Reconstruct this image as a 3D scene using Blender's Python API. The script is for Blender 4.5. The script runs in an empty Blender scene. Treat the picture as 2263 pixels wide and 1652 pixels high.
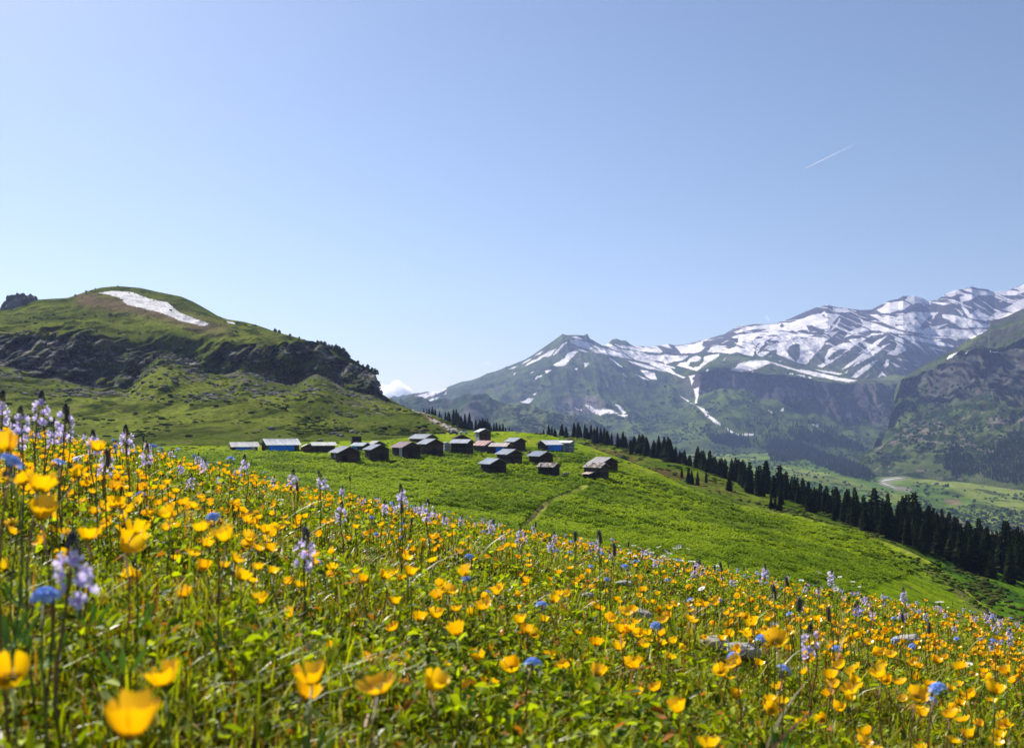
import bpy, math, random
import numpy as np
from mathutils import Vector, Matrix

# ------------------------------------------------------------------ camera
SC = bpy.context.scene
COL = SC.collection
F = 1959.0; CX = 1131.0; HY = 950.0        # focal length, centre column and horizon row of the photo (2262 wide scale)
R = math.radians
cd = bpy.data.cameras.new('camera'); cam = bpy.data.objects.new('camera', cd); COL.objects.link(cam)
cam.location = (0, 0, 0); cam.rotation_euler = (R(90), 0, 0)
cd.sensor_width = 36; cd.sensor_fit = 'HORIZONTAL'; cd.lens = 36 * F / 2262
cd.shift_y = (HY - 826) / 2262
cd.clip_start = 0.02; cd.clip_end = 90000
cd.dof.use_dof = True; cd.dof.focus_distance = 9.0; cd.dof.aperture_fstop = 10.0; cd.dof.aperture_blades = 7
SC.camera = cam
# ------------------------------------------------------------------ light
SUN_EL, SUN_AZ = 40.0, -38.0                 # azimuth from the viewing direction, negative = left
w = bpy.data.worlds.new('World'); SC.world = w; w.use_nodes = True
nt = w.node_tree; bgn = nt.nodes['Background']
sky = nt.nodes.new('ShaderNodeTexSky'); sky.sky_type = 'NISHITA'; sky.sun_disc = False
sky.sun_elevation = R(SUN_EL); sky.sun_rotation = R(SUN_AZ)
sky.altitude = 2500; sky.air_density = 1.6; sky.dust_density = 3.0; sky.ozone_density = 2.0
tn = nt.nodes.new('ShaderNodeVectorMath'); tn.operation = 'MULTIPLY'; tn.inputs[1].default_value = (.99, .98, 1.02)   # slight white balance
nt.links.new(sky.outputs[0], tn.inputs[0]); nt.links.new(tn.outputs[0], bgn.inputs[0]); bgn.inputs[1].default_value = 0.052
sl = bpy.data.lights.new('sun', 'SUN'); sl.energy = 5.0; sl.angle = R(0.53); sl.color = (1, 0.965, 0.90)
sun = bpy.data.objects.new('sun', sl); COL.objects.link(sun)
sd = Vector((math.sin(R(SUN_AZ)) * math.cos(R(SUN_EL)), math.cos(R(SUN_AZ)) * math.cos(R(SUN_EL)), math.sin(R(SUN_EL))))
sun.rotation_euler = sd.to_track_quat('Z', 'Y').to_euler(); sun.location = (-40, 40, 60)
SC.view_settings.view_transform = 'Standard'; SC.view_settings.look = 'None'
SC.view_settings.exposure = 0.95; SC.view_settings.gamma = 1.0
cy = SC.cycles
cy.max_bounces = 7; cy.diffuse_bounces = 3; cy.glossy_bounces = 2; cy.transmission_bounces = 4
cy.volume_bounces = 3; cy.transparent_max_bounces = 8; cy.caustics_reflective = False; cy.caustics_refractive = False
cy.sample_clamp_indirect = 6.0

rng = np.random.default_rng(7); random.seed(7)

# ------------------------------------------------------------------ noise
def _h(ix, iy, iz, s):
    n = (ix.astype(np.int64) * 374761393 + iy.astype(np.int64) * 668265263 + iz.astype(np.int64) * 2147483647 + s * 974634777) & 0xffffffff
    n = ((n ^ (n >> 13)) * 1274126177) & 0xffffffff
    n = ((n ^ (n >> 16)) * 2246822519) & 0xffffffff
    return ((n ^ (n >> 15)) & 0xffffff) / 8388607.5 - 1.0
def vn(x, y, z=None, s=0):
    x = np.asarray(x, float); y = np.asarray(y, float)
    fx = np.floor(x); fy = np.floor(y); u = x - fx; v = y - fy
    u = u * u * u * (u * (u * 6 - 15) + 10); v = v * v * v * (v * (v * 6 - 15) + 10)
    zz = np.zeros_like(fx) if z is None else np.floor(z)
    def lay(k):
        a = _h(fx, fy, k, s); b = _h(fx + 1, fy, k, s); c = _h(fx, fy + 1, k, s); d = _h(fx + 1, fy + 1, k, s)
        return (a + (b - a) * u) * (1 - v) + (c + (d - c) * u) * v
    if z is None: return lay(zz)
    t = z - zz; t = t * t * (3 - 2 * t)
    return lay(zz) * (1 - t) + lay(zz + 1) * t
def fbm(x, y, z=None, o=5, s=0, g=0.5):
    a = 1.0; r = 0; t = 0
    for i in range(o):
        r = r + a * vn(x * 2 ** i + 13.7 * i, y * 2 ** i + 7.3 * i, None if z is None else z * 2 ** i, s + i); t += a; a *= g
    return r / t
def ridged(x, y, o=5, s=0):
    a = 1.0; r = 0; t = 0
    for i in range(o):
        r = r + a * (1 - 2 * np.abs(vn(x * 2 ** i + 3.1 * i, y * 2 ** i + 9.3 * i, None, s + i))); t += a; a *= 0.5
    return r / t
def sst(a, b, x):
    t = np.clip((x - a) / (b - a), 0, 1); return t * t * (3 - 2 * t)
def mixc(a, b, t):
    t = np.asarray(t)[..., None]; return np.asarray(a) * (1 - t) + np.asarray(b) * t

# ------------------------------------------------------------------ object helpers
def tag(o, label=None, cat=None, group=None, kind=None):
    if label: o['label'] = label
    if cat: o['category'] = cat
    if group: o['group'] = group
    if kind: o['kind'] = kind
    return o
def link(o, parent=None):
    COL.objects.link(o)
    if parent is not None: o.parent = parent
    return o
def empty(name, loc, rz=0):
    o = bpy.data.objects.new(name, None); o.location = loc; o.rotation_euler = (0, 0, rz); o.empty_display_size = 0.1
    return link(o)
def mesh_np(name, V, faces, mat=None, col=None, smooth=True, mats=None, midx=None):
    """faces: list of int arrays (n,k)"""
    m = bpy.data.meshes.new(name); V = np.asarray(V, np.float32)
    m.vertices.add(len(V)); m.vertices.foreach_set('co', V.ravel())
    fl = [np.asarray(f, np.int32) for f in faces if len(f)]
    tot = np.concatenate([np.full(len(f), f.shape[1], np.int32) for f in fl])
    lv = np.concatenate([f.ravel() for f in fl])
    m.loops.add(len(lv)); m.loops.foreach_set('vertex_index', lv)
    m.polygons.add(len(tot)); st = np.zeros(len(tot), np.int32); st[1:] = np.cumsum(tot)[:-1]
    m.polygons.foreach_set('loop_start', st); m.polygons.foreach_set('loop_total', tot)
    m.polygons.foreach_set('use_smooth', np.full(len(tot), smooth))
    if mats:
        for q in mats: m.materials.append(q)
        if midx is not None: m.polygons.foreach_set('material_index', np.asarray(midx, np.int32))
    elif mat: m.materials.append(mat)
    if col is not None:
        a = m.color_attributes.new('Col', 'FLOAT_COLOR', 'POINT')
        c = np.ones((len(V), 4), np.float32); c[:, :3] = col; a.data.foreach_set('color', c.ravel())
    m.update(); return m
def obj(name, mesh, parent=None, loc=None, rot=None, scale=None):
    o = bpy.data.objects.new(name, mesh)
    if loc is not None: o.location = loc
    if rot is not None: o.rotation_euler = rot
    if scale is not None: o.scale = scale
    return link(o, parent)
class MB:
    """collects simple shapes into one mesh"""
    def __init__(s): s.v = []; s.f = []; s.c = []
    def add(s, V, Fs, c=(1, 1, 1)):
        n = len(s.v); s.v += [tuple(p) for p in V]; s.f += [tuple(i + n for i in f) for f in Fs]; s.c += [c] * len(V)
    def box(s, x0, x1, y0, y1, z0, z1, c=(1, 1, 1)):
        V = [(x, y, z) for z in (z0, z1) for y in (y0, y1) for x in (x0, x1)]
        s.add(V, [(0, 2, 3, 1), (4, 5, 7, 6), (0, 1, 5, 4), (2, 6, 7, 3), (0, 4, 6, 2), (1, 3, 7, 5)], c)
    def tube(s, P, r, n=6, c=(1, 1, 1), cap=True):
        P = [Vector(p) for p in P]; rr = r if hasattr(r, '__len__') else [r] * len(P); V = []
        for i, p in enumerate(P):
            d = (P[min(i + 1, len(P) - 1)] - P[max(i - 1, 0)]).normalized()
            a = d.orthogonal().normalized() if i == 0 else (a - d * a.dot(d)).normalized(); b = d.cross(a)
            V += [p + (a * math.cos(6.2832 * k / n) + b * math.sin(6.2832 * k / n)) * rr[i] for k in range(n)]
        Fs = [(i * n + k, i * n + (k + 1) % n, (i + 1) * n + (k + 1) % n, (i + 1) * n + k) for i in range(len(P) - 1) for k in range(n)]
        if cap: Fs += [tuple(range(n))[::-1], tuple(range((len(P) - 1) * n, len(P) * n))]
        s.add(V, Fs, c)
    def mesh(s, name, mat, smooth=False):
        m = bpy.data.meshes.new(name); m.from_pydata(s.v, [], s.f); m.materials.append(mat)
        if smooth: m.polygons.foreach_set('use_smooth', [True] * len(m.polygons))
        a = m.color_attributes.new('Col', 'FLOAT_COLOR', 'POINT')
        a.data.foreach_set('color', np.array([c + (1,) for c in s.c], np.float32).ravel()); m.update(); return m

# ------------------------------------------------------------------ materials
def newmat(name):
    m = bpy.data.materials.new(name); m.use_nodes = True; m.node_tree.nodes.clear()
    nt = m.node_tree; out = nt.nodes.new('ShaderNodeOutputMaterial'); return m, nt, out
def N(nt, t, **k):
    n = nt.nodes.new('ShaderNode' + t)
    for a, b in k.items(): setattr(n, a, b)
    return n
def math_n(nt, op, a, b=None):
    n = N(nt, 'Math', operation=op)
    for i, q in enumerate((a, b)):
        if q is None: continue
        if isinstance(q, (int, float)): n.inputs[i].default_value = q
        else: nt.links.new(q, n.inputs[i])
    return n.outputs[0]
def noise_n(nt, scale, detail=6, rough=0.6, vec=None):
    n = N(nt, 'TexNoise'); n.inputs['Scale'].default_value = scale; n.inputs['Detail'].default_value = detail
    n.inputs['Roughness'].default_value = rough
    if vec is None:
        vec = N(nt, 'TexCoord').outputs['Object']
    nt.links.new(vec, n.inputs['Vector']); return n.outputs['Fac']
def scale_col(nt, col, fac, lo, hi):
    """multiply a colour by a value that runs lo..hi with fac .3...7"""
    mr = N(nt, 'MapRange'); mr.inputs['From Min'].default_value = 0.3; mr.inputs['From Max'].default_value = 0.7
    mr.inputs['To Min'].default_value = lo; mr.inputs['To Max'].default_value = hi; nt.links.new(fac, mr.inputs['Value'])
    v = N(nt, 'VectorMath', operation='SCALE'); nt.links.new(col, v.inputs[0]); nt.links.new(mr.outputs[0], v.inputs['Scale'])
    return v.outputs[0]
def attr_n(nt, name='Col'):
    a = N(nt, 'Attribute'); a.attribute_name = name; return a.outputs['Color']
def mat_terrain(name, s1, s2, lo, hi, bump, dist, rough=0.95):
    m, nt, out = newmat(name); b = N(nt, 'BsdfPrincipled'); b.inputs['Roughness'].default_value = rough
    b.inputs['Specular IOR Level'].default_value = 0.0
    n1 = noise_n(nt, s1, 8, 0.65); n2 = noise_n(nt, s2, 5, 0.6)
    c = scale_col(nt, scale_col(nt, attr_n(nt), n1, lo, hi), n2, 0.85, 1.15)
    nt.links.new(c, b.inputs['Base Color'])
    bp = N(nt, 'Bump'); bp.inputs['Strength'].default_value = bump; bp.inputs['Distance'].default_value = dist
    nt.links.new(n1, bp.inputs['Height']); nt.links.new(bp.outputs[0], b.inputs['Normal'])
    nt.links.new(b.outputs[0], out.inputs[0]); return m
def mat_leaf(name, trans=0.45, rough=0.45, spec=0.4, sat=1.0, tint=(1, 1, 1), col=None, tcol=None):
    m, nt, out = newmat(name); b = N(nt, 'BsdfPrincipled'); b.inputs['Roughness'].default_value = rough
    b.inputs['Specular IOR Level'].default_value = spec
    t = N(nt, 'BsdfTranslucent'); mx = N(nt, 'MixShader'); mx.inputs[0].default_value = trans
    if col is None:
        a = attr_n(nt)
        if name == 'buttercup_petal':
            oi = N(nt, 'ObjectInfo'); cb = N(nt, 'CombineXYZ'); mr = N(nt, 'MapRange'); mr.inputs['To Min'].default_value = .84; mr.inputs['To Max'].default_value = 1.04
            nt.links.new(oi.outputs['Random'], mr.inputs['Value']); cb.inputs[0].default_value = 1; cb.inputs[2].default_value = 1; nt.links.new(mr.outputs[0], cb.inputs[1])
            vm = N(nt, 'VectorMath', operation='MULTIPLY'); nt.links.new(a, vm.inputs[0]); nt.links.new(cb.outputs[0], vm.inputs[1]); a = vm.outputs[0]
        nt.links.new(a, b.inputs['Base Color'])
        v = N(nt, 'VectorMath', operation='MULTIPLY'); v.inputs[1].default_value = tint
        nt.links.new(a, v.inputs[0]); nt.links.new(v.outputs[0], t.inputs['Color'])
    else:
        b.inputs['Base Color'].default_value = (*col, 1); t.inputs['Color'].default_value = (*(tcol or col), 1)
    nt.links.new(b.outputs[0], mx.inputs[1]); nt.links.new(t.outputs[0], mx.inputs[2]); nt.links.new(mx.outputs[0], out.inputs[0])
    return m
def mat_simple(name, col, rough=0.7, metal=0.0, ns=3.0, lo=0.7, hi=1.3, bump=0.0, stretch=(1, 1, 1), spec=0.3, attr=False):
    m, nt, out = newmat(name); b = N(nt, 'BsdfPrincipled'); b.inputs['Roughness'].default_value = rough; b.inputs['Metallic'].default_value = metal
    b.inputs['Specular IOR Level'].default_value = spec
    mp = N(nt, 'Mapping'); mp.inputs['Scale'].default_value = stretch
    nt.links.new(N(nt, 'TexCoord').outputs['Object'], mp.inputs[0])
    n1 = noise_n(nt, ns, 6, 0.6, mp.outputs[0])
    if attr: src = attr_n(nt)
    else:
        rgb = N(nt, 'RGB'); rgb.outputs[0].default_value = (*col, 1); src = rgb.outputs[0]
    nt.links.new(scale_col(nt, src, n1, lo, hi), b.inputs['Base Color'])
    if bump:
        bp = N(nt, 'Bump'); bp.inputs['Strength'].default_value = bump; bp.inputs['Distance'].default_value = 0.05
        nt.links.new(n1, bp.inputs['Height']); nt.links.new(bp.outputs[0], b.inputs['Normal'])
    nt.links.new(b.outputs[0], out.inputs[0]); return m

# ------------------------------------------------------------------ snow fields, traced by their real outlines
def cr(x0, y0, k): return lambda P: [((x0 + k * x) * .55225, (y0 + k * y) * .55225) for x, y in P]
cA = cr(2000, 1300, .30932); cB = cr(2600, 1150, .30932); cC = cr(3200, 1100, .39593); cD = cr(1500, 1400, .26514); cE = cr(2700, 1500, .44189)
def pl(s): 
    q = [float(v) for v in s.replace(',', ' ').split()]; return list(zip(q[::2], q[1::2]))
SNOW = []
for c, txt in ((cA, '''685 385 740 320 800 260 880 205 860 235 800 300 740 360 700 390
315 530 380 480 470 440 560 380 650 330 725 300 700 350 620 420 610 395 540 430 470 465 400 500
680 515 770 470 830 430 870 370 930 340 1010 345 960 400 900 450 870 490 820 530 740 535
900 195 1000 190 1150 230 1300 290 1500 340 1700 400 1900 440 2263 550 2263 565 2100 525 1900 485 1600 425 1400 385 1200 320 1030 285 980 255 920 235
440 410 500 365 570 330 510 380
270 510 340 460 420 420 350 475
100 575 180 540 240 525 170 560
1000 310 1060 315 1150 350 1080 350
920 150 1000 150 1080 190 1000 180
1160 320 1250 345 1400 380 1250 358
1390 415 1450 440 1590 545 1540 530
1610 445 1700 465 1900 520 2180 610 2080 590 1900 560 1700 490
1940 510 2080 540 2200 590 2263 650 2200 615 2080 570
1815 580 1880 585 2000 620 2030 705 1950 700 1880 660
1740 630 1840 670 1935 715 1860 700
1080 490 1150 487 1120 530 1085 555 1095 510
965 560 1005 555 990 585
580 590 670 575 600 630
450 705 480 660 550 645 530 670
390 635 410 600 435 600
170 660 190 620 210 620
425 910 450 880 480 890
258 990 320 980 350 955 430 942 400 990 355 1028
1105 1030 1180 1050 1230 1090 1350 1090 1450 1095 1500 1130 1620 1160 1615 1185 1500 1150 1350 1135 1300 1165 1180 1120
1480 1022 1550 1040 1600 1100 1655 1175 1600 1160 1560 1110
965 1065 1010 1085 1080 1100 1060 1115 1000 1100
1580 615 1640 670 1620 670
1330 260 1400 240 1500 250 1700 280 1850 320 2000 350 1800 340 1600 300 1450 290
1400 285 1600 315 1850 360 1950 395 2100 385 2263 395 2263 470 2150 505 2100 470 1900 440 1700 395 1500 330
1680 240 1850 290 1950 270 2050 290 2100 350 1950 355 1800 330
2080 250 2170 245 2220 300 2150 285
2090 375 2200 380 2150 392'''), (cB, '''0 760 90 765 160 820 140 845 0 840
120 745 200 735 290 790 200 770
320 760 450 745 560 730 800 645 690 700 670 740 700 790 620 850 400 850 350 790
0 870 100 880 300 880 500 880 430 940 380 950 280 960 200 995 170 960 0 935
480 960 520 910 600 880 660 900 660 930 600 960 520 960 490 1010 560 1040 620 1020 690 970 690 910 740 880 900 855 880 900 780 950 700 1010 610 1080 350 1010 380 980
940 945 1000 900 960 940
700 1095 770 1050 740 1085
1080 575 1230 515 1450 485 1650 470 1700 460 1830 450 1980 400 2110 350 2210 335 2263 310 2263 720 2160 840 2020 990 1930 980 1880 960 1800 930 1700 900 1640 860 1640 800 1560 820 1450 900 1390 880 1370 800 1330 890 1230 870 1120 830 1080 855 740 835 800 760 870 740 950 760 1000 790 1100 770 1140 690 1050 640 1180 600 1120 590
-1080 600 1200 570 1400 535 1520 540 1400 575 1180 610
-1350 665 1420 605 1490 605 1450 660
-1500 630 1600 610 1670 615 1600 630
-1340 795 1400 720 1430 715 1370 790
-1400 830 1500 690 1580 650 1540 720 1440 830 1390 880
-1500 740 1560 690 1650 680 1750 700 1640 720 1560 750
-1770 820 1830 740 1920 720 1980 760 1980 830 1940 880 1890 965 1800 880
-1780 575 1850 555 1930 600 1850 600
-2020 510 2080 490 2200 530 2263 530 2250 600 2180 590 2070 570
-1820 690 1960 690 1880 702
-1950 640 2180 665 2080 662
-1670 500 1700 460 1750 500 1700 520
-1060 650 1150 660 1100 760 1030 800 990 750 1030 700
-2180 400 2263 330 2263 410
-1440 830 1560 770 1480 830
1520 900 1590 870 1570 890
1650 945 1720 945 1690 965
1020 1070 1100 1040 1140 990 1220 960 1350 940 1500 945 1580 960 1700 1000 1900 1060 2100 1100 2263 1130 2263 1170 2100 1140 1900 1080 1700 1020 1560 980 1420 1040 1330 1070 1200 1095
1300 1110 1330 1080 1345 1095
1690 1095 1850 1110 1860 1125
1870 1125 2010 1135 2000 1150
2040 1155 2085 1160 2080 1185
500 1145 590 1130 550 1180 570 1210 540 1270 530 1210
560 1310 600 1300 630 1270 630 1380 610 1430 605 1530 580 1500 590 1390
600 1530 640 1545 740 1600 750 1620 700 1620
0 980 100 1000 260 1040 330 1110 460 1160 420 1170 300 1120 200 1060 0 1000'''), (cC, '''0 460 120 400 190 390 260 440 240 380 300 390 410 400 350 460 300 520 310 560 400 430 410 450 370 520 310 580 400 560 330 620 220 690 160 780 60 900 0 890
-60 510 120 505 180 540 250 545 240 600 120 610 190 570 100 575
-300 510 400 430 350 510
-0 630 190 650 0 642
-80 755 170 770 90 764
330 330 450 335 580 365 450 380 340 370
590 420 640 460 760 490 900 540 1100 590 1200 600 900 585 700 560 560 590 440 640 500 570 600 530 640 500
170 920 250 880 250 830 300 740 420 690 520 680 490 650 600 640 740 590 890 590 730 610 600 680 480 770 320 880 220 935
-285 850 330 790 410 750 480 750 400 820 310 865
415 960 530 870 640 780 580 790 690 730 780 660 890 610 790 700 680 790 560 880 470 940
515 935 600 850 720 770 920 685 840 740 730 820 620 880
870 800 960 750 980 700 950 640 1000 610 1100 610 1300 650 1480 690 1560 715 1540 730 1400 710 1200 665 1040 655 1050 700 1080 760 980 810
515 1035 600 960 700 890 790 855 740 910 650 980 570 1040
840 910 880 850 905 860 895 910 860 950
780 1040 830 980 880 1025 830 1015
625 1050 740 978 680 1025
915 880 960 895 1020 925 980 935
960 835 1120 870 1000 857
1040 938 1090 960 1060 958
1140 895 1220 920 1170 914
1300 725 1370 735 1480 775 1400 765
770 350 830 330 860 295 960 270 1060 255 1090 215 1200 210 1230 235 1320 270 1320 300 1200 280 1120 300 1060 345 970 365 900 385 820 385
700 400 780 400 850 440 930 440 1050 400 1150 370 1310 380 1400 375 1330 460 1220 510 1180 550 1350 520 1500 490 1340 560 1500 540 1700 560 1800 540 1900 550 1740 640 1500 620 1300 600 1180 580 1000 550 860 490 760 430
-955 490 1060 485 1060 510 970 515
-1130 455 1170 420 1200 440
-1070 500 1130 480 1130 500
-1190 540 1290 430 1340 400 1330 470 1250 560
1440 400 1530 400 1700 440 1840 490 1920 500 1900 530 1750 530 1600 520 1560 480 1440 430
1465 195 1540 155 1640 140 1740 140 1800 150 1900 170 2100 160 2200 120 2270 95 2350 80 2350 300 2263 340 2050 430 1940 460 1840 460 1700 430 1640 340 1610 220 1670 210 1620 190 1520 220
-1810 205 2180 205 2263 175 2350 190 2350 210 2200 260 2150 300 2010 360 1920 420 1830 380 1800 340 1720 400 1700 360 1640 300 1650 270 1700 260
1350 270 1530 290 1450 305 1380 290
1570 335 1650 390 1650 420 1590 360
1200 605 1500 625 1740 645 1500 640 1280 635
1340 645 1440 655 1370 667
1475 860 1500 820 1590 780 1540 830
1660 800 1700 768 1690 790
1910 770 2000 775 1980 790
0 950 100 970 250 1000 420 1040 590 1065 500 1085 300 1050 100 1000 0 985
130 950 300 975 440 1000 420 1010 250 985
980 1130 1010 1080 1040 1110 1100 1055 1095 1090 1070 1165 1020 1150
890 1535 970 1505 945 1550 965 1580
440 995 490 955 470 990
2010 265 2050 240 2040 265 2015 275'''), (cD, '''500 720 700 670 900 610 1100 575 1060 600 950 650 870 690 760 720 700 730 560 720
600 765 700 780 800 760 860 730 980 700 930 740 830 780 720 800 640 795
1030 670 1090 620 1070 660'''), (cE, '''220 290 260 305 300 340 290 350 350 385 400 430 420 460 360 430 280 370 250 320
440 465 470 480 510 505 580 540 560 550 510 525 480 500
600 540 650 530 730 533 720 545 640 545
830 310 890 345 880 350
1210 432 1280 450 1330 465 1280 465
950 305 990 305 985 325 960 325
30 180 120 230 200 280 110 235''')):
    for ln in txt.split('\n'):
        neg = ln.startswith('-'); SNOW.append((not neg, c(pl(ln.lstrip('-')))))
SNOW_LEFT = [(True, pl('215 647 250 643 290 645 330 660 370 668 395 690 420 700 462 716 452 721 400 709 360 692 320 682 280 672 262 657 240 651')),
             (True, pl('500 709 518 713 520 717 505 714'))]
def inpoly(X, Y, P):
    P = np.array(P); r = np.zeros(X.shape, bool)
    bb = (X >= P[:, 0].min()) & (X <= P[:, 0].max()) & (Y >= P[:, 1].min()) & (Y <= P[:, 1].max())
    x = X[bb]; y = Y[bb]; k = np.zeros(x.shape, bool)
    for i in range(len(P)):
        x1, y1 = P[i - 1]; x2, y2 = P[i]
        if y1 == y2: continue
        k ^= ((y1 > y) != (y2 > y)) & (x < (x2 - x1) * (y - y1) / (y2 - y1) + x1)
    r[bb] = k; return r
def patches(X, Y, L):
    s = np.zeros(X.shape)
    for dx, dy in ((0, 0), (.5, .3), (-.5, -.3), (.3, -.4), (-.3, .4)):
        q = np.zeros(X.shape, bool)
        for on, P in L:
            k = inpoly(X + dx, Y + dy, P); q[k] = on
        s += q
    return s / 5

# ------------------------------------------------------------------ terrain built from real profiles: rows of (column, row, distance)
class Terrain:
    def __init__(s, name, curves, nseg, x0, x1, nc, relief, colour, mat, back=((60, -40), (300, -260)), smooth=0, fade=12.):
        px = np.linspace(x0, x1, nc); rows = []
        C = []
        for cv in curves:
            a = np.array(cv, float); py = np.interp(px, a[:, 0], a[:, 1]); D = np.interp(px, a[:, 0], a[:, 2])
            if smooth:
                k = smooth; ker = np.hanning(2 * k + 3)[1:-1]; ker /= ker.sum()
                D = np.convolve(np.pad(D, k, mode='edge'), ker, 'valid')
                if cv is not curves[-1]: py = np.convolve(np.pad(py, k, mode='edge'), ker, 'valid')
            C.append(((HY - py) / F * D, D))
        Z = []; D = []; T = []
        for j in range(len(C) - 1):
            for i in range(nseg[j]):
                t = i / nseg[j]; Z.append(C[j][0] * (1 - t) + C[j + 1][0] * t); D.append(C[j][1] * (1 - t) + C[j + 1][1] * t); T.append(j + t)
        Z.append(C[-1][0]); D.append(C[-1][1]); T.append(len(C) - 1)
        s.nf = len(T)
        for dd, dz in back:
            Z.append(C[-1][0] + dz); D.append(C[-1][1] + dd); T.append(len(C) - 1)
        Z = np.array(Z); D = np.array(D); T = np.array(T)[:, None] * np.ones_like(D)
        X = (px[None, :] - CX) / F * D
        K = np.zeros_like(D); K[:s.nf] = 1; edge = np.clip((s.nf - 1 - np.arange(len(D))) / fade, 0, 1)[:, None]
        X, D, Z = relief(X, D, Z, T, px[None, :] + 0 * D, edge * K)
        s.X, s.Y, s.Z, s.T = X, D, Z, T; s.px0 = px
        s.PX = CX + F * X / D; s.PY = HY - F * Z / D
        nr = len(D); idx = np.arange(nr * nc).reshape(nr, nc)
        f = np.stack([idx[:-1, :-1], idx[:-1, 1:], idx[1:, 1:], idx[1:, :-1]], -1).reshape(-1, 4)
        # slope
        gy = np.gradient(Z, axis=0) / np.maximum(np.abs(np.gradient(D, axis=0)), 1e-3); s.slope = np.abs(gy)
        col = colour(s)
        s.col = col
        V = np.stack([X, D, Z], -1).reshape(-1, 3)
        s.obj = obj(name, mesh_np(name, V, [f], mat, col.reshape(-1, 3))); s.obj['kind'] = 'structure'
    def at(s, px, py):
        """the point of this ground seen at column px, row py"""
        c = int(np.clip(np.searchsorted(s.px0, px), 1, len(s.px0) - 1)); PY = s.PY[:s.nf, c]
        k = np.argmin(np.abs(PY - py)); return Vector((s.X[k, c] + (px - s.PX[k, c]) * s.Y[k, c] / F, s.Y[k, c], s.Z[k, c]))
    def atD(s, px, D):
        c = int(np.clip(np.searchsorted(s.px0, px), 0, len(s.px0) - 1))
        return Vector(((px - CX) / F * D, D, float(np.interp(D, s.Y[:, c], s.Z[:, c]))))

# --- foreground meadow
SIL = np.array(pl('-1200 920 -400 960 0 996 200 1012 400 1040 600 1092 800 1134 1000 1170 1200 1210 1400 1247 1600 1286 1800 1320 2000 1355 2262 1400 2700 1470 3500 1600'))
_sx = np.linspace(-1200, 3500, 400); _sy = np.interp(_sx, SIL[:, 0], SIL[:, 1])
_k = np.hanning(41); _k /= _k.sum(); _sy = np.convolve(np.pad(_sy, 20, mode='edge'), _k, 'valid')
H0 = 0.30
def ground_z(x, y):
    y = np.maximum(y, 0.02); px = CX + F * x / y
    S = -(np.interp(px, _sx, _sy) - HY) / F
    ed = np.interp(px, [-1200, 0, 1100, 2262, 3500], [4.0, 4.6, 6.8, 8.2, 8.5])
    z = -H0 + y * (S + 2 * H0 / ed) - H0 * (y / ed) ** 2
    z = z + 0.018 * fbm(x * 1.7, y * 1.7, o=4, s=90) * np.clip(y, 0, 1.5)
    return z
def meadow():
    px = np.linspace(-1200, 3500, 420); y = np.concatenate([np.linspace(0.05, 3, 90), np.linspace(3.05, 9, 90), np.linspace(9.3, 24, 30)])
    Y, PX = np.meshgrid(y, px, indexing='ij'); X = (PX - CX) / F * Y; Z = ground_z(X, Y)
    idx = np.arange(X.size).reshape(X.shape); f = np.stack([idx[:-1, :-1], idx[:-1, 1:], idx[1:, 1:], idx[1:, :-1]], -1).reshape(-1, 4)
    n = fbm(X * 6, Y * 6, o=4, s=3); c = mixc((.02, .022, .006), (.05, .038, .018), sst(-.1, .4, n))
    o = obj('ground', mesh_np('ground', np.stack([X, Y, Z], -1).reshape(-1, 3), [f], mat_terrain('soil', 30, 6, .5, 1.4, .6, .02), c.reshape(-1, 3)))
    o['kind'] = 'structure'
meadow()

# --- village slope and plateau
PATH_PTS = pl('1290 1075 1280 1082 1262 1090 1235 1100 1215 1108 1200 1118 1190 1130 1178 1145 1165 1158 1150 1170')
def seg_dist(PX, PY, pts, ys=2.2):
    d = np.full(PX.shape, 1e9)
    for (x1, y1), (x2, y2) in zip(pts[:-1], pts[1:]):
        y1 *= ys; y2 *= ys; L = (x2 - x1) ** 2 + (y2 - y1) ** 2
        t = np.clip(((PX - x1) * (x2 - x1) + (PY * ys - y1) * (y2 - y1)) / L, 0, 1)
        d = np.minimum(d, np.hypot(PX - x1 - t * (x2 - x1), PY * ys - y1 - t * (y2 - y1)))
    return d
CREST = [(-600, 992, 330), (0, 990, 330), (500, 984, 330), (700, 975, 340), (850, 972, 350), (940, 962, 380), (1010, 953, 420), (1130, 953, 430), (1200, 958, 425), (1260, 974, 400),
         (1310, 990, 370), (1354, 1006, 345), (1398, 1022, 320), (1456, 1045, 295), (1515, 1075, 275), (1573, 1097, 262), (1632, 1115, 250), (1690, 1127, 242), (1768, 1140, 232),
         (1810, 1152, 226), (1870, 1166, 218), (1924, 1185, 210), (2004, 1215, 196), (2053, 1239, 186), (2091, 1266, 178), (2116, 1283, 172), (2157, 1324, 160), (2211, 1358, 150), (2262, 1381, 140), (2500, 1480, 120), (2900, 1600, 110)]
def rel_v(X, D, Z, T, PX, E):
    r = np.clip(D / 120, 0.1, 1) * E
    Z = Z + r * (1.0 * fbm(X / 35, D / 35, o=3, s=11) + 0.35 * fbm(X / 7, D / 7, o=3, s=12))
    dp = seg_dist(CX + F * X / D, HY - F * Z / D, PATH_PTS)
    Z = Z - 0.5 * np.exp(-(dp / 9) ** 2)
    return X, D, Z
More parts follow.
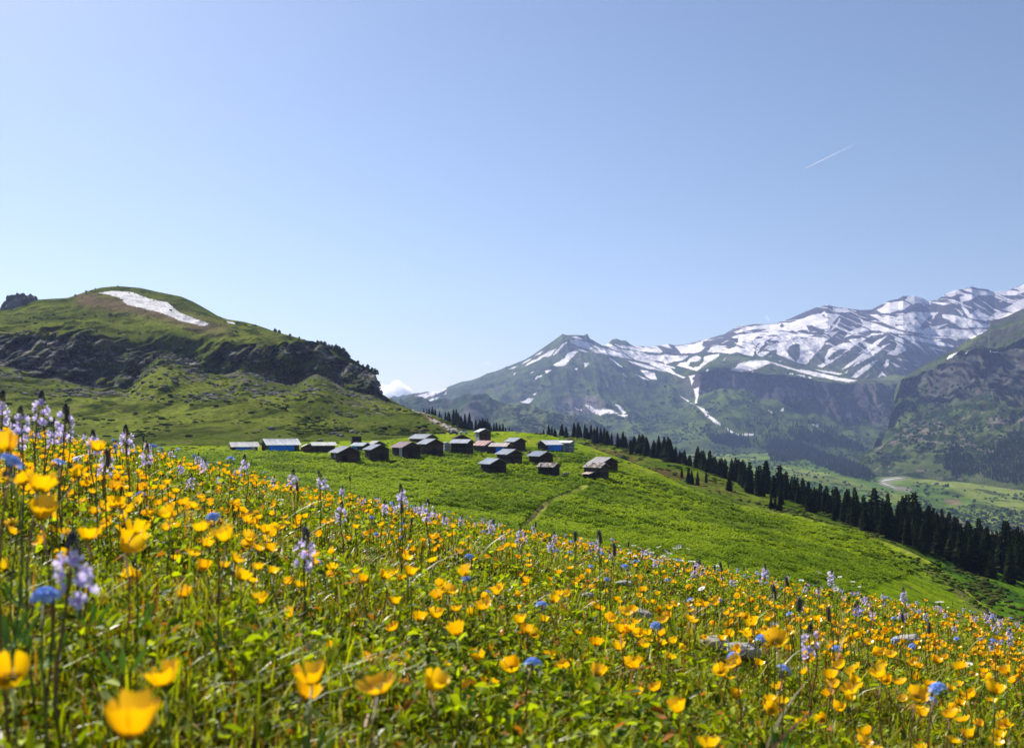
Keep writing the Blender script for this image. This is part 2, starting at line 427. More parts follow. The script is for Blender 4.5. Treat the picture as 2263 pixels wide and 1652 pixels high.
def lush(px, py):
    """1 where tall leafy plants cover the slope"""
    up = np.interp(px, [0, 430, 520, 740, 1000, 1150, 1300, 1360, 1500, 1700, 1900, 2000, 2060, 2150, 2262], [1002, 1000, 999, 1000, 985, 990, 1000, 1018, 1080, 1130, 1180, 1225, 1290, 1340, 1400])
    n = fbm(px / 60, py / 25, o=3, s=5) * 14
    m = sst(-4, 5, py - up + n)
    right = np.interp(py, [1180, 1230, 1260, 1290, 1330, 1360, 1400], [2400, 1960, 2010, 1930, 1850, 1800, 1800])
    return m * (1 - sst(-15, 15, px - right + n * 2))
def col_v(s):
    X, D, PX, PY = s.X, s.Y, s.PX, s.PY
    n = fbm(X / 12, D / 30, o=5, s=21); n2 = fbm(X / 2.5, D / 5, o=4, s=22); n3 = fbm(X / 50, D / 60, o=3, s=27)
    c = mixc((.10, .16, .005), (.18, .235, .010), sst(-.5, .5, n))
    c = mixc(c, (.18, .20, .015), .7 * sst(.0, .5, n3))
    c = mixc(c, (.05, .085, .02), .8 * sst(.15, .6, n2))
    yel = sst(.1, .45, fbm(X / 20, D / 14, o=4, s=24)) * sst(300, 340, D) * sst(900, 1050, PX); c = mixc(c, (.30, .25, .03), .6 * yel)
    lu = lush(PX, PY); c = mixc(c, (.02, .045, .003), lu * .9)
    d = seg_dist(PX, PY, PATH_PTS); c = mixc(c, (.22, .24, .04), 1 - sst(6, 12, d)); c = mixc(c, (.20, .14, .07), (1 - sst(2, 7, d)) * sst(1085, 1125, PY))
    trail = seg_dist(PX, PY, pl('1500 1072 1632 1117 1768 1142 1924 1188 2004 1218 2060 1245 2095 1275 2140 1320 2190 1355 2262 1390'), 1.5)
    nb = fbm(X / 3, D / 3, o=4, s=25)
    c = mixc(c, (.19, .17, .05), (1 - sst(1, 5, trail + 8 * nb)) * .35)
    er = seg_dist(PX, PY, pl('2050 1260 2095 1285 2130 1320 2180 1352 2262 1392'), 1.5); c = mixc(c, (.14, .10, .06), (1 - sst(2, 11, er + 26 * nb)) * .6)
    dirt = seg_dist(PX, PY, pl('1222 1020 1235 1012'), 1.5); c = mixc(c, (.25, .16, .08), 1 - sst(2, 6, dirt))
    return c
m_grass = mat_terrain('hill_grass', .8, .05, .62, 1.4, .7, .5)
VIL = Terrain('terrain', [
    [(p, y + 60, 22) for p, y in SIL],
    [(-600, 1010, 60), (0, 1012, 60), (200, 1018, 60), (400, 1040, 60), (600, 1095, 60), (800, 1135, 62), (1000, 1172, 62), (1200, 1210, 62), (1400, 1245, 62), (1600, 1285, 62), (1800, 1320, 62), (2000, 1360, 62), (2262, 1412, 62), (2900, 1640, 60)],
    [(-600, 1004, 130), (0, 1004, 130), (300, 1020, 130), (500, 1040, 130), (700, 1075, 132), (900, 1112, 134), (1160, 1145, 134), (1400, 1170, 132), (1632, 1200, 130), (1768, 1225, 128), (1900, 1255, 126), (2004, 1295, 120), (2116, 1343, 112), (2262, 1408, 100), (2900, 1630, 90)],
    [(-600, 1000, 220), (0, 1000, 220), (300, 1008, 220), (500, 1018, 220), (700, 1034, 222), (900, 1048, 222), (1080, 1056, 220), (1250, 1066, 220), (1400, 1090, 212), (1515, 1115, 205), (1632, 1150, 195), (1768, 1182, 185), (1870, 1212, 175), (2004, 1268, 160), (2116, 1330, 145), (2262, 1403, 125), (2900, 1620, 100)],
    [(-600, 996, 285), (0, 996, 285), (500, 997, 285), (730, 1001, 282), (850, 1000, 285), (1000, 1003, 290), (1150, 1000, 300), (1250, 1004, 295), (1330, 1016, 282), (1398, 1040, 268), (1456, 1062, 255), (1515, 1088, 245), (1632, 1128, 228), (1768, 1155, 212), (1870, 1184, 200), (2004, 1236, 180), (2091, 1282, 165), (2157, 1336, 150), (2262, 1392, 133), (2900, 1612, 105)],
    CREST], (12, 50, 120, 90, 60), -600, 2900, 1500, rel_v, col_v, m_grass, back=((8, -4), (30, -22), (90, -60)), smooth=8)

# --- spur with the spruce belt
SPUR = [(880, 905, 720), (930, 909, 705), (960, 917, 690), (1000, 935, 670), (1040, 954, 650), (1100, 957, 640), (1160, 958, 610), (1230, 961, 580), (1280, 966, 555), (1327, 977, 520), (1368, 985, 495), (1398, 998, 470), (1445, 1006, 445),
        (1471, 1015, 430), (1544, 1036, 400), (1600, 1056, 385), (1661, 1078, 370), (1720, 1096, 352), (1768, 1112, 340), (1870, 1150, 322), (1950, 1182, 310), (2065, 1221, 300), (2101, 1233, 298), (2150, 1243, 296), (2199, 1257, 292), (2262, 1276, 288), (2500, 1340, 280), (2900, 1430, 270)]
def rel_s(X, D, Z, T, PX, E):
    return X, D, Z + E * (2.2 * fbm(X / 40, D / 40, o=3, s=31) + .5 * fbm(X / 8, D / 8, o=3, s=32))
def col_s(s):
    n = fbm(s.X / 18, s.Y / 18, o=5, s=33); n2 = fbm(s.X / 3, s.Y / 6, o=4, s=34)
    c = mixc((.05, .085, .006), (.10, .13, .014), sst(-.4, .4, n)); c = mixc(c, (.03, .05, .008), sst(.1, .5, n2) * .7)
    br = sst(-.15, .25, fbm(s.X / 14, s.Y / 25, o=4, s=35)) * (1 - sst(1560, 1700, s.PX)) * sst(1280, 1330, s.PX) * sst(0.15, .5, 1 - (s.T)); c = mixc(c, (.10, .06, .028), br * .75)
    c = mixc(c, (.07, .15, .008), sst(2000, 2080, s.PX) * .8)
    dk = seg_dist(s.PX, s.PY, pl('2095 1255 2150 1275 2200 1300 2300 1345'), 1.5); c = mixc(c, (.03, .07, .012), (1 - sst(5, 16, dk + 14 * n2)) * .9)
    return c
SPU = Terrain('slope', [[(a, b + (40 if a < 1250 or a > 2020 else 30), c + 26) for a, b, c in CREST if a >= 850 or a < 0], SPUR], (110,), 870, 2900, 900, rel_s, col_s, m_grass,
              back=((25, -7), (60, -24), (140, -70), (420, -230)), smooth=5)

# --- left hill with the cliff band
def rel_l(X, D, Z, T, PX, E):
    n = fbm(X / 60, Z / 22, D / 90, o=5, s=41); cl = sst(1.7, 2.05, T) * (1 - sst(2.95, 3.25, T)) * (1 - sst(840, 900, PX))
    bl = ridged(X / 28, Z / 40, o=4, s=42); g = E * (1 - .6 * cl)
    Y2 = D + cl * (30 * n + 22 * bl + 12 * fbm(X / 7, Z / 8, o=4, s=43) + 9 * ridged(X / 11, Z / 60, o=3, s=48))
    lo = sst(0.15, 1.2, T)
    Z2 = Z + g * lo * (7 * fbm(X / 90, D / 120, o=4, s=44) * sst(0, .3, (1010 - PX) / 300) + 2.4 * ridged(X / 45, D / 90, o=5, s=45) + 1.3 * fbm(X / 9, D / 16, o=3, s=46)) - cl * 3 * np.abs(fbm(X / 20, Z / 12, o=3, s=47))
    k = sst(0, .3, T); return X * (Y2 / D), Y2, Z2 * k + Z * (1 - k)
def col_l(s):
    X, Y, Z, PX, PY, T = s.X, s.Y, s.Z, s.PX, s.PY, s.T
    n = fbm(X / 70, Y / 60, Z / 30, o=5, s=51); n2 = fbm(X / 12, Y / 25, Z / 8, o=5, s=52); n3 = fbm(X / 5, Y / 8, Z / 2, o=4, s=53)
    c = mixc((.072, .095, .014), (.155, .178, .026), sst(-.4, .4, n)); c = mixc(c, (.04, .052, .008), .85 * sst(-.02, .38, n2))
    c = mixc(c, (.12, .10, .045), .5 * sst(.1, .5, n3)); c = mixc(c, (.02, .032, .006), .8 * sst(.22, .42, fbm(X / 9, Y / 30, Z / 4, o=4, s=58)))
    rock = sst(1.85, 2.08, T + .12 * n2) * (1 - sst(2.86, 3.04, T + .18 * n + .05 * n2)) * sst(-.75, -.1, n2 + .6 * n3 - .04 - .75 * np.exp(-((PX - 470) / 190) ** 2) - .3 * np.exp(-((PX - 680) / 90) ** 2) * (T < 2.6)) * (1 - sst(840, 875, PX))
    rk = mixc((.04, .04, .042), (.30, .275, .24), sst(-.25, .55, fbm(X / 5, Z / 3.5, o=6, s=54, g=.65)))
    rk = mixc(rk, (.05, .06, .025), .5 * sst(.1, .4, n3))
    c = c * (1 - rock[..., None]) + rk * rock[..., None]
    c = c * (1 + .14 * (1 - sst(1.2, 1.9, T)))[..., None]
    scree = sst(.05, .4, n2 + n3 * .5) * sst(1.3, 1.7, T) * (1 - sst(1.95, 2.1, T)); c = mixc(c, (.2, .18, .14), .55 * scree * (1 - sst(800, 840, PX)))
    br = (1 - sst(0, 26, np.abs(PY - np.interp(PX, [160, 250, 350, 460, 560], [658, 672, 690, 722, 735])) + 8 * n3)) * sst(150, 190, PX) * (1 - sst(440, 540, PX)) * sst(3, 3.2, T)
    c = mixc(c, (.19, .13, .08), .8 * br)
    rub = seg_dist(PX, PY, pl('915 893 935 912 955 928 975 938 1000 950 1012 956'), 1); c = mixc(c, (.27, .17, .08), 1 - sst(2, 7, rub + 5 * n3))
    for (x, y, wd) in ((395, 942, 30), (350, 955, 26), (650, 948, 14), (470, 945, 24)):
        e = np.hypot((PX - x) / wd, (PY - y) / 2.2) + .5 * n3; c = mixc(c, (.06, .05, .025), .8 * (1 - sst(.5, 1.1, e)))
    sn = patches(PX + 2.5 * n3, PY + 1.5 * n3, SNOW_LEFT); c = mixc(c, (.74, .70, .68), sst(.3, .7, sn))
    return c
def wob(cv, a, s):
    c = np.array(cv, float); px = np.arange(-600, 800, 6.); k = np.clip((760 - px) / 60, 0, 1) * a
    py = np.interp(px, c[:, 0], c[:, 1]) + k * (fbm(px / 70, px * 0, o=4, s=s) * 1.6); D = np.interp(px, c[:, 0], c[:, 2])
    return list(zip(px, py, D)) + [tuple(q) for q in c if q[0] > 800]
HILL = Terrain('hills', [
    [(-600, 1000, 331), (0, 992, 331), (500, 986, 331), (700, 977, 341), (850, 974, 351), (940, 964, 381), (1010, 956, 415), (1060, 956, 430)],
    [(-600, 915, 420), (0, 912, 430), (300, 912, 440), (600, 922, 420), (800, 938, 400), (900, 944, 390), (1010, 954, 425), (1060, 956, 440)],
    wob([(-600, 800, 540), (-100, 815, 550), (0, 803, 555), (60, 812, 556), (120, 822, 560), (200, 840, 566), (280, 846, 570), (312, 812, 582), (360, 790, 590), (420, 798, 600), (520, 812, 606), (600, 832, 612), (650, 848, 616), (695, 824, 640), (740, 842, 645), (770, 856, 648), (820, 867, 650), (842, 873, 640), (900, 914, 520), (960, 935, 490), (1010, 953.5, 460), (1060, 956, 450)], 13, 401),
    wob([(-600, 700, 620), (-100, 716, 620), (0, 728, 618), (60, 742, 612), (130, 734, 606), (200, 737, 606), (260, 752, 618), (310, 765, 630), (420, 772, 650), (470, 746, 660), (530, 748, 664), (600, 756, 672), (700, 760, 690), (770, 792, 700), (830, 822, 700), (842, 870, 670), (900, 905, 560), (960, 929, 520), (1010, 953, 480), (1060, 956, 460)], 13, 402),
    [(-600, 620, 880), (-100, 670, 880), (0, 682, 880), (20, 681, 880), (50, 672, 880), (80, 662, 880), (150, 658, 880), (200, 641, 880), (225, 635, 880), (262, 632, 880), (310, 636, 880), (350, 645, 880), (400, 655, 870), (430, 668, 860), (460, 685, 850), (480, 697, 845), (500, 705, 840), (540, 711, 830), (570, 719, 815), (610, 733, 800), (640, 741, 780), (700, 758, 740), (750, 777, 720), (790, 800, 712), (800, 808, 710), (812, 811, 708), (828, 821, 704), (834, 846, 690), (842, 869, 680), (870, 886, 640), (900, 903, 580), (935, 918, 560), (960, 928, 545), (1010, 952.5, 500), (1060, 956, 470)]],
    (70, 110, 80, 90), -600, 1060, 900, rel_l, col_l, mat_terrain('hillside', .45, .05, .5, 1.5, 1.0, 2.2), back=((15, -6), (60, -30), (300, -200)), smooth=3, fade=30.)

# --- snow mountains
def rel_m(X, D, Z, T, PX, E):
    T = T - 1; E = E * sst(-.3, .7, T)
    up = sst(3, 3.6, T)
    cl = sst(1.0, 1.15, T) * (1 - sst(1.95, 2.1, T))
    clr = cl * sst(1480, 1560, PX)
    # gullies running down the fall line
    fx = X + 0.5 * (D - 5000) * .4
    g = ridged(fx / 420, D / 2600, o=5, s=61) * 0.6 + ridged(X / 150, D / 900, o=4, s=62) * .25
    Z2 = Z + E * (85 * up * g + 75 * (1 - up) * (1 - clr) * g + 22 * fbm(X / 120, D / 160, o=4, s=63))
    E = E * sst(-.4, .7, T); Y2 = D + (1 - up) * clr * (150 * ridged(X / 260, Z / 500, o=4, s=64) + 40 * fbm(X / 40, Z / 60, o=3, s=65))
    return X * (Y2 / D), Y2, Z2
def col_m(s):
    X, Y, Z, PX, PY, T = s.X, s.Y, s.Z, s.PX, s.PY, s.T - 1
    n = fbm(X / 400, Y / 400, Z / 200, o=5, s=71); n2 = fbm(X / 70, Y / 110, Z / 50, o=5, s=72); n3 = fbm(X / 25, Y / 40, o=3, s=73)
    c = mixc((.035, .052, .012), (.075, .10, .022), sst(-.4, .4, n)); c = mixc(c, (.018, .032, .010), .9 * sst(-.05, .35, n2) * (1 - sst(2.2, 2.8, T)))
    c = mixc(c, (.07, .058, .055), .7 * sst(.0, .45, n3 + n * .5) * sst(1.2, 2, T))
    rock = sst(3.0, 3.5, T + .3 * n) * sst(1380, 1500, PX); c = mixc(c, (.055, .047, .052), .8 * rock)
    cl = sst(1.02, 1.15, T) * (1 - sst(1.93, 2.03, T)) * sst(1480, 1550, PX); rk = mixc((.03, .03, .036), (.085, .07, .065), sst(-.4, .6, fbm(X / 60, Z / 240, o=4, s=74)))
    cl = cl * sst(-.6, -.1, n2 + .3); c = c * (1 - cl[..., None]) + rk * cl[..., None]
    scr = (1 - sst(.6, 1.1, np.hypot((PX - 1285) / 60, (PY - 895) / 22) + .4 * n2)) ; c = mixc(c, (.15, .12, .11), .8 * scr)
    jx = 1.6 * n3 + .8 * fbm(X / 12, Y / 16, o=2, s=75); sn = patches(PX + jx, PY + .7 * jx, SNOW)
    q1 = fbm((X + .45 * Y) / 55, (Y - .2 * X) / 420, o=4, s=76); q2 = fbm((X + .45 * Y) / 30, (Y - .2 * X) / 260, o=3, s=77); hi = sst(2.95, 3.2, T) * sst(1180, 1400, PX)
    sn = sn * (1 - .95 * sst(.32, .46, q1) * hi); sn = np.maximum(sn, sst(.36, .46, q2) * hi * sst(3.05, 3.5, T) * sst(1450, 1600, PX) * .9)
    return mixc(c, (.64, .59, .575), sst(.25, .75, sn))
ridge = pl('800 896 860 888 900 885 940 874 970 866 990 854 1020 843 1040 840 1080 826 1105 816 1130 806 1160 794 1180 782 1200 768 1222 753 1237 742 1243 737 1249 740 1275 740 1290 741 1297 737 1303 748 1318 756 1332 764 1342 760 1352 750 1362 748 1372 752 1382 752 1392 760 1405 764 1440 766 1465 762 1478 760 1492 763 1520 760 1545 752 1562 749 1585 742 1600 738 1620 726 1640 718 1648 719 1665 716 1700 716 1720 712 1745 704 1775 690 1800 680 1815 677 1828 673 1845 678 1870 681 1900 685 1925 684 1948 672 1965 664 1985 660 1995 654 2020 653 2036 658 2052 666 2070 662 2090 649 2110 641 2130 638 2147 633 2160 637 2180 639 2196 645 2225 643 2245 634 2262 629 2320 615 2400 600')
m_mtn = mat_terrain('mountain_ground', .012, .002, .75, 1.25, .7, 25)
MTN = Terrain('mountains', [
    [(800, 1000, 4000), (1200, 1040, 3600), (1540, 1040, 3500), (1700, 1040, 3500), (1900, 1050, 3400), (1990, 1050, 3500), (2400, 1050, 3800)],
    [(800, 975, 4400), (1200, 1000, 4200), (1540, 1004, 3900), (1700, 1001, 3950), (1900, 1000, 4000), (1990, 1000, 4200), (2400, 1000, 4500)],
    [(800, 935, 5200), (1100, 935, 5200), (1300, 915, 5200), (1500, 905, 5200), (1540, 880, 5050), (1600, 862, 5000), (1640, 868, 4950), (1700, 890, 4880), (1780, 905, 4850), (1850, 925, 4850), (1960, 955, 4700), (2100, 955, 5000), (2400, 955, 5000)],
    [(800, 905, 5700), (1000, 885, 5700), (1130, 852, 5800), (1200, 832, 5800), (1300, 822, 5800), (1450, 836, 5800), (1515, 836, 5600), (1545, 823, 5170), (1600, 820, 5120), (1700, 826, 5080), (1800, 838, 5120), (1900, 850, 5120), (1990, 856, 5150), (2400, 880, 5300)],
    [(800, 899, 6200), (900, 892, 6200), (1000, 868, 6200), (1130, 828, 6300), (1237, 785, 6350), (1310, 780, 6400), (1400, 796, 6500), (1480, 812, 6500), (1540, 798, 6300), (1620, 786, 6200), (1700, 792, 6200), (1780, 812, 6200), (1900, 842, 5900), (1990, 843, 6000), (2100, 845, 6300), (2400, 800, 6500)],
    [(x, y, 7500 - 900 * math.exp(-((x - 1250) / 90) ** 2)) for x, y in ridge]],
    (20, 60, 100, 60, 190), 800, 2400, 1500, rel_m, col_m, m_mtn, back=((40, -20), (300, -200), (1500, -900)), smooth=6, fade=110.)

# --- nearer dark hills left of the gap, and right mountain
def rel_f(X, D, Z, T, PX, E):
    return X, D, Z + E * (60 * ridged(X / 300, D / 500, o=5, s=81) + 14 * fbm(X / 50, D / 50, o=3, s=82))
def col_f(s):
    n = fbm(s.X / 200, s.Y / 200, o=5, s=83); n2 = fbm(s.X / 35, s.Y / 50, o=5, s=84)
    c = mixc((.03, .05, .02), (.09, .11, .04), sst(-.1, .5, n + .5 * n2)); return mixc(c, (.1, .09, .085), .6 * sst(.1, .5, n2 - n))
FOOT = Terrain('foothills', [[(860, 1000, 2900), (1500, 1010, 2900)], [(860, 884, 4000), (916, 889, 4000), (960, 888, 4000), (997, 883, 4000), (1019, 880, 3950), (1042, 878, 3900), (1056, 876, 3900), (1070, 882, 3900), (1085, 890, 3900), (1121, 893, 3900), (1160, 899, 3900), (1220, 918, 3900), (1300, 945, 3850), (1400, 975, 3800), (1500, 1006, 3700)]],
               (110,), 860, 1500, 500, rel_f, col_f, m_mtn, back=((60, -40), (300, -200)), smooth=2)
def rel_r(X, D, Z, T, PX, E):
    T = T - 1; E = E * sst(-.1, 1, T)
    cl = sst(1.8, 2.0, T) * (1 - sst(2.95, 3.1, T))
    g = ridged((X + .5 * D) / 330, D / 900, o=5, s=91)
    Y2 = D + cl * (240 * ridged(X / 150, Z / 500, o=5, s=92) + 60 * fbm(X / 30, Z / 40, o=3, s=93))
    return X * (Y2 / D), Y2, Z + E * (70 * g + 22 * fbm(X / 50, D / 60, o=4, s=94))
def col_r(s):
    X, Y, Z, PX, PY, T = s.X, s.Y, s.Z, s.PX, s.PY, s.T - 1
    n = fbm(X / 200, Y / 200, Z / 100, o=5, s=95); n2 = fbm(X / 45, Y / 60, Z / 30, o=5, s=96); n3 = fbm(X / 15, Y / 20, o=3, s=97)
    c = mixc((.028, .044, .009), (.070, .088, .022), sst(-.4, .4, n)); c = mixc(c, (.014, .026, .008), .95 * sst(-.15, .25, n2) * (1 - .6 * sst(3, 3.3, T)))
    c = mixc(c, (.18, .14, .11), .6 * sst(.15, .5, n3 - n) * (1 - sst(1.5, 2, T)))
    rk = mixc((.026, .028, .026), (.085, .078, .065), sst(-.4, .6, fbm(X / 25, Z / 120, o=4, s=98)))
    cl = sst(1.85, 2.1, T) * (1 - sst(2.8, 3.1, T + .2 * n)) * sst(-.6, -.05, n2 + .3) * sst(2000, 2060, PX); c = c * (1 - cl[..., None]) + rk * cl[..., None]
    c = mixc(c, (.19, .16, .12), .8 * (1 - sst(.8, 2.4, seg_dist(PX, PY, pl('2020 973 2060 975 2120 985 2200 997'), 1))))
    tr_ = sst(3.02, 3.15, T) * sst(-.18, .12, n2 + .3 * n3) * sst(1990, 2020, PX); c = mixc(c, (.05, .046, .038), .85 * tr_)
    edge = sst(3.72, 3.95, T + .1 * n2) * sst(2090, 2130, PX) ; c = mixc(c, (.05, .048, .05), edge * .8)
    sn = patches(PX + 1.5 * n3, PY + n3, SNOW); return mixc(c, (.66, .64, .63), sst(.3, .7, sn) * sst(1985, 2000, PX))
RMT = Terrain('mountainside', [
    [(1900, 1090, 2700), (1990, 1100, 2500), (2100, 1110, 2400), (2262, 1135, 2250), (2600, 1180, 2150)],
    [(1900, 1045, 3000), (1990, 1050, 2850), (2100, 1064, 2700), (2262, 1088, 2500), (2600, 1130, 2400)],
    [(1900, 1036, 3100), (1950, 1010, 3150), (1966, 995, 3200), (2000, 985, 3250), (2100, 980, 3100), (2262, 985, 2900), (2600, 985, 2800)],
    [(1900, 1030, 3200), (1950, 995, 3400), (1966, 968, 3550), (1985, 930, 3650), (2040, 905, 3650), (2100, 900, 3550), (2180, 890, 3450), (2262, 900, 3300), (2600, 900, 3200)],
    [(1900, 1028, 3250), (1950, 988, 3500), (1966, 955, 3700), (1978, 890, 3900), (2000, 860, 3950), (2060, 835, 3900), (2110, 800, 3800), (2150, 780, 3750), (2200, 790, 3650), (2262, 765, 3550), (2600, 700, 3500)],
    [(1900, 1026, 3300), (1950, 985, 3550), (1966, 948, 3780), (1975, 880, 4050), (1988, 838, 4300), (2026, 815, 4300), (2052, 802, 4300), (2085, 789, 4300), (2115, 774, 4300), (2127, 762, 4300), (2139, 750, 4300), (2160, 740, 4300), (2183, 728, 4300), (2187, 710, 4300), (2225, 696, 4300), (2262, 682, 4300), (2600, 600, 4300)]],
    (15, 60, 60, 100, 90), 1900, 2600, 700, rel_r, col_r, m_mtn, back=((40, -20), (300, -200), (1200, -700)), smooth=2, fade=50.)

# --- valley floor
def rel_y(X, D, Z, T, PX, E):
    return X, D, Z + 14 * fbm(X / 350, D / 400, o=4, s=101) * sst(0, .3, T) * (1 - sst(1.8, 2, T)) + 2 * fbm(X / 60, D / 60, o=3, s=102)
RIVER = cE(pl('2160 858 2090 822')) , cE(pl('2120 860 2100 900 2060 930 1990 935 1900 950 1865 968 1900 985 1930 995 2000 1025 2080 1035 2120 1042'))
def col_y(s):
    X, Y, PX, PY = s.X, s.Y, s.PX, s.PY
    n = fbm(X / 160, Y / 300, o=5, s=103); n2 = fbm(X / 40, Y / 80, o=4, s=104)
    c = mixc((.065, .115, .015), (.16, .19, .035), sst(-.35, .35, n)); c = mixc(c, (.03, .05, .012), sst(.15, .4, n2 + .3 * n) * .8)
    f = np.floor(X / 55 + 2 * vn(X / 300, Y / 300)) * 7.1 + np.floor(Y / 110 + .3 * vn(X / 90, Y / 200)) * 3.3
    h = np.abs(np.sin(f * 12.9898) * 43758.5) % 1.0; c = c * (0.8 + .4 * h[..., None]); c = mixc(c, (.16, .10, .07), .7 * (h > .93) * sst(2050, 2100, PX))
    d = np.minimum(seg_dist(PX, PY, RIVER[0], 1.3), seg_dist(PX, PY, RIVER[1], 1.3)); c = mixc(c, (.19, .17, .13), (1 - sst(3, 8, d + 5 * n2)) * .8); c = mixc(c, (.38, .38, .36), 1 - sst(.1, 1.1, d + 2.2 * n2))
    return c
VAL = Terrain('land', [
    [(1200, 1170, 1150), (1550, 1200, 1150), (2262, 1340, 1150), (3000, 1480, 1150)],
    [(1200, 1060, 2200), (1550, 1062, 2200), (1800, 1110, 2000), (2262, 1170, 1900), (3000, 1260, 1800)],
    [(1200, 1020, 3300), (1400, 1008, 3600), (1550, 1002, 3800), (1700, 1001, 3900), (1900, 1030, 3500), (1990, 1042, 2980), (2100, 1058, 2750), (2262, 1082, 2520), (3000, 1160, 2400)]],
    (90, 160), 1200, 3000, 900, rel_y, col_y, m_mtn, back=((200, -30),), smooth=6)
# low land under everything, reaching out to the horizon on all sides
fl = mesh_np('land', [(-9000, -900, -420), (9000, -900, -420), (9000, 9500, -420), (-9000, 9500, -420)], [np.array([[0, 1, 2, 3]])], m_mtn, np.array([(.07, .11, .03)] * 4))
obj('land', fl)['kind'] = 'structure'

# ------------------------------------------------------------------ leafy ground cover on the village slope
def cover():
    n = 460000; px = rng.uniform(330, 2330, n * 2); v = rng.random(n * 2)
    c = np.clip(np.searchsorted(VIL.px0, px), 1, len(VIL.px0) - 1)
    r0 = 9; nr = VIL.nf - 1; rr = np.interp(v, [0, .46, .74, .92, 1], [r0, 62, 182, 272, nr]); k = rr.astype(int); t = rr - k
    g = lambda A: A[k, c] * (1 - t) + A[np.minimum(k + 1, nr), c] * t
    X, Y, Z, PX, PY = g(VIL.X), g(VIL.Y), g(VIL.Z), g(VIL.PX), g(VIL.PY); X = X + (px - PX) * Y / F
    sy = np.interp(px, SIL[:, 0], SIL[:, 1]); L = lush(px, PY)
    clump = fbm(X / 1.5, Y / 2.6, o=3, s=111); big = fbm(X / 9, Y / 14, o=3, s=112)
    dp = seg_dist(px, PY, PATH_PTS)
    keep = (rng.random(len(px)) < L * sst(-.40, .10, clump + .25 * big) + .01) & (PY < sy + 60) & (dp > 10)
    X, Y, Z, clump, big = (a[keep][:n] for a in (X, Y, Z, clump, big)); m = len(X)
    hgt = (.1 + .8 * sst(-.35, .6, clump)) * (.6 + .4 * rng.random(m)); sz = np.clip(Y / 200, .35, 1.3) * rng.uniform(.16, .36, m)
    a = rng.uniform(0, 2 * np.pi, m); tilt = rng.normal(0, .35, m); tl2 = rng.normal(0, .35, m)
    u = np.stack([np.cos(a), np.sin(a), tilt], -1); w_ = np.stack([-np.sin(a), np.cos(a), tl2], -1)
    P = np.stack([X, Y, Z + hgt * .8], -1)
    V = np.stack([P - u * sz[:, None], P - w_ * (.5 * sz)[:, None], P + u * sz[:, None], P + w_ * (.5 * sz)[:, None]], 1).reshape(-1, 3)
    f = np.arange(4 * m).reshape(-1, 4); rr = rng.random(m)
    c = mixc((.10, .17, .004), (.28, .36, .006), np.clip(rr * .5 + .7 * sst(-.35, .45, big + .8 * fbm(X / 25, Y / 40, o=3, s=113)), 0, 1)); c = np.repeat(c, 4, 0)  # darker patches in the leaf colour stand in for shadows across the slope
    tag(obj('ground_cover', mesh_np('ground_cover', V, [f], mat_leaf('dock_leaf', .42, .8, .1, tint=(1.15, 1.2, .4)), c, smooth=False)), 'bright green leafy plants carpeting the slope below the huts', 'plants', kind='stuff')
cover()

# ------------------------------------------------------------------ meadow grass
def blades(n, x, y, h, wd, lean, az, cb, ct, seg=3, curl=1.0):
    z = ground_z(x, y) - .004; P = np.stack([x, y, z], -1)
    d = np.stack([np.cos(az), np.sin(az), 0 * az], -1); fa = az + rng.uniform(0.6, 2.5, n); sdir = np.stack([np.cos(fa), np.sin(fa), 0 * fa], -1)
    V = []; C = []
    for i in range(seg + 1):
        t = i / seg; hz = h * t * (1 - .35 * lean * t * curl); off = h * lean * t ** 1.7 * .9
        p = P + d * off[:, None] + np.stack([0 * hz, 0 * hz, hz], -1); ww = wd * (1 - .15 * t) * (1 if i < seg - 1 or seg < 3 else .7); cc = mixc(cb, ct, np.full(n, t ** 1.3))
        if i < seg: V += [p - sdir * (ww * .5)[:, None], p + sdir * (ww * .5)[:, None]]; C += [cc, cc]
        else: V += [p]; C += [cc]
    k = 2 * seg + 1; V = np.stack(V, 1).reshape(-1, 3); C = np.stack(C, 1).reshape(-1, 3); b = np.arange(n)[:, None] * k
    q = np.concatenate([b + np.array([[2 * i, 2 * i + 1, 2 * i + 3, 2 * i + 2]]) for i in range(seg - 1)]) if seg > 1 else np.zeros((0, 4), int)
    t3 = b + np.array([[2 * seg - 2, 2 * seg - 1, 2 * seg]]); return V, q, t3, C
def scatter(n, y0, y1, xm=.70):
    """even over the area of the wedge in front of the camera"""
    y = np.sqrt(rng.uniform(y0 ** 2, y1 ** 2, n)); x = rng.uniform(-xm, xm, n) * y; return x, y
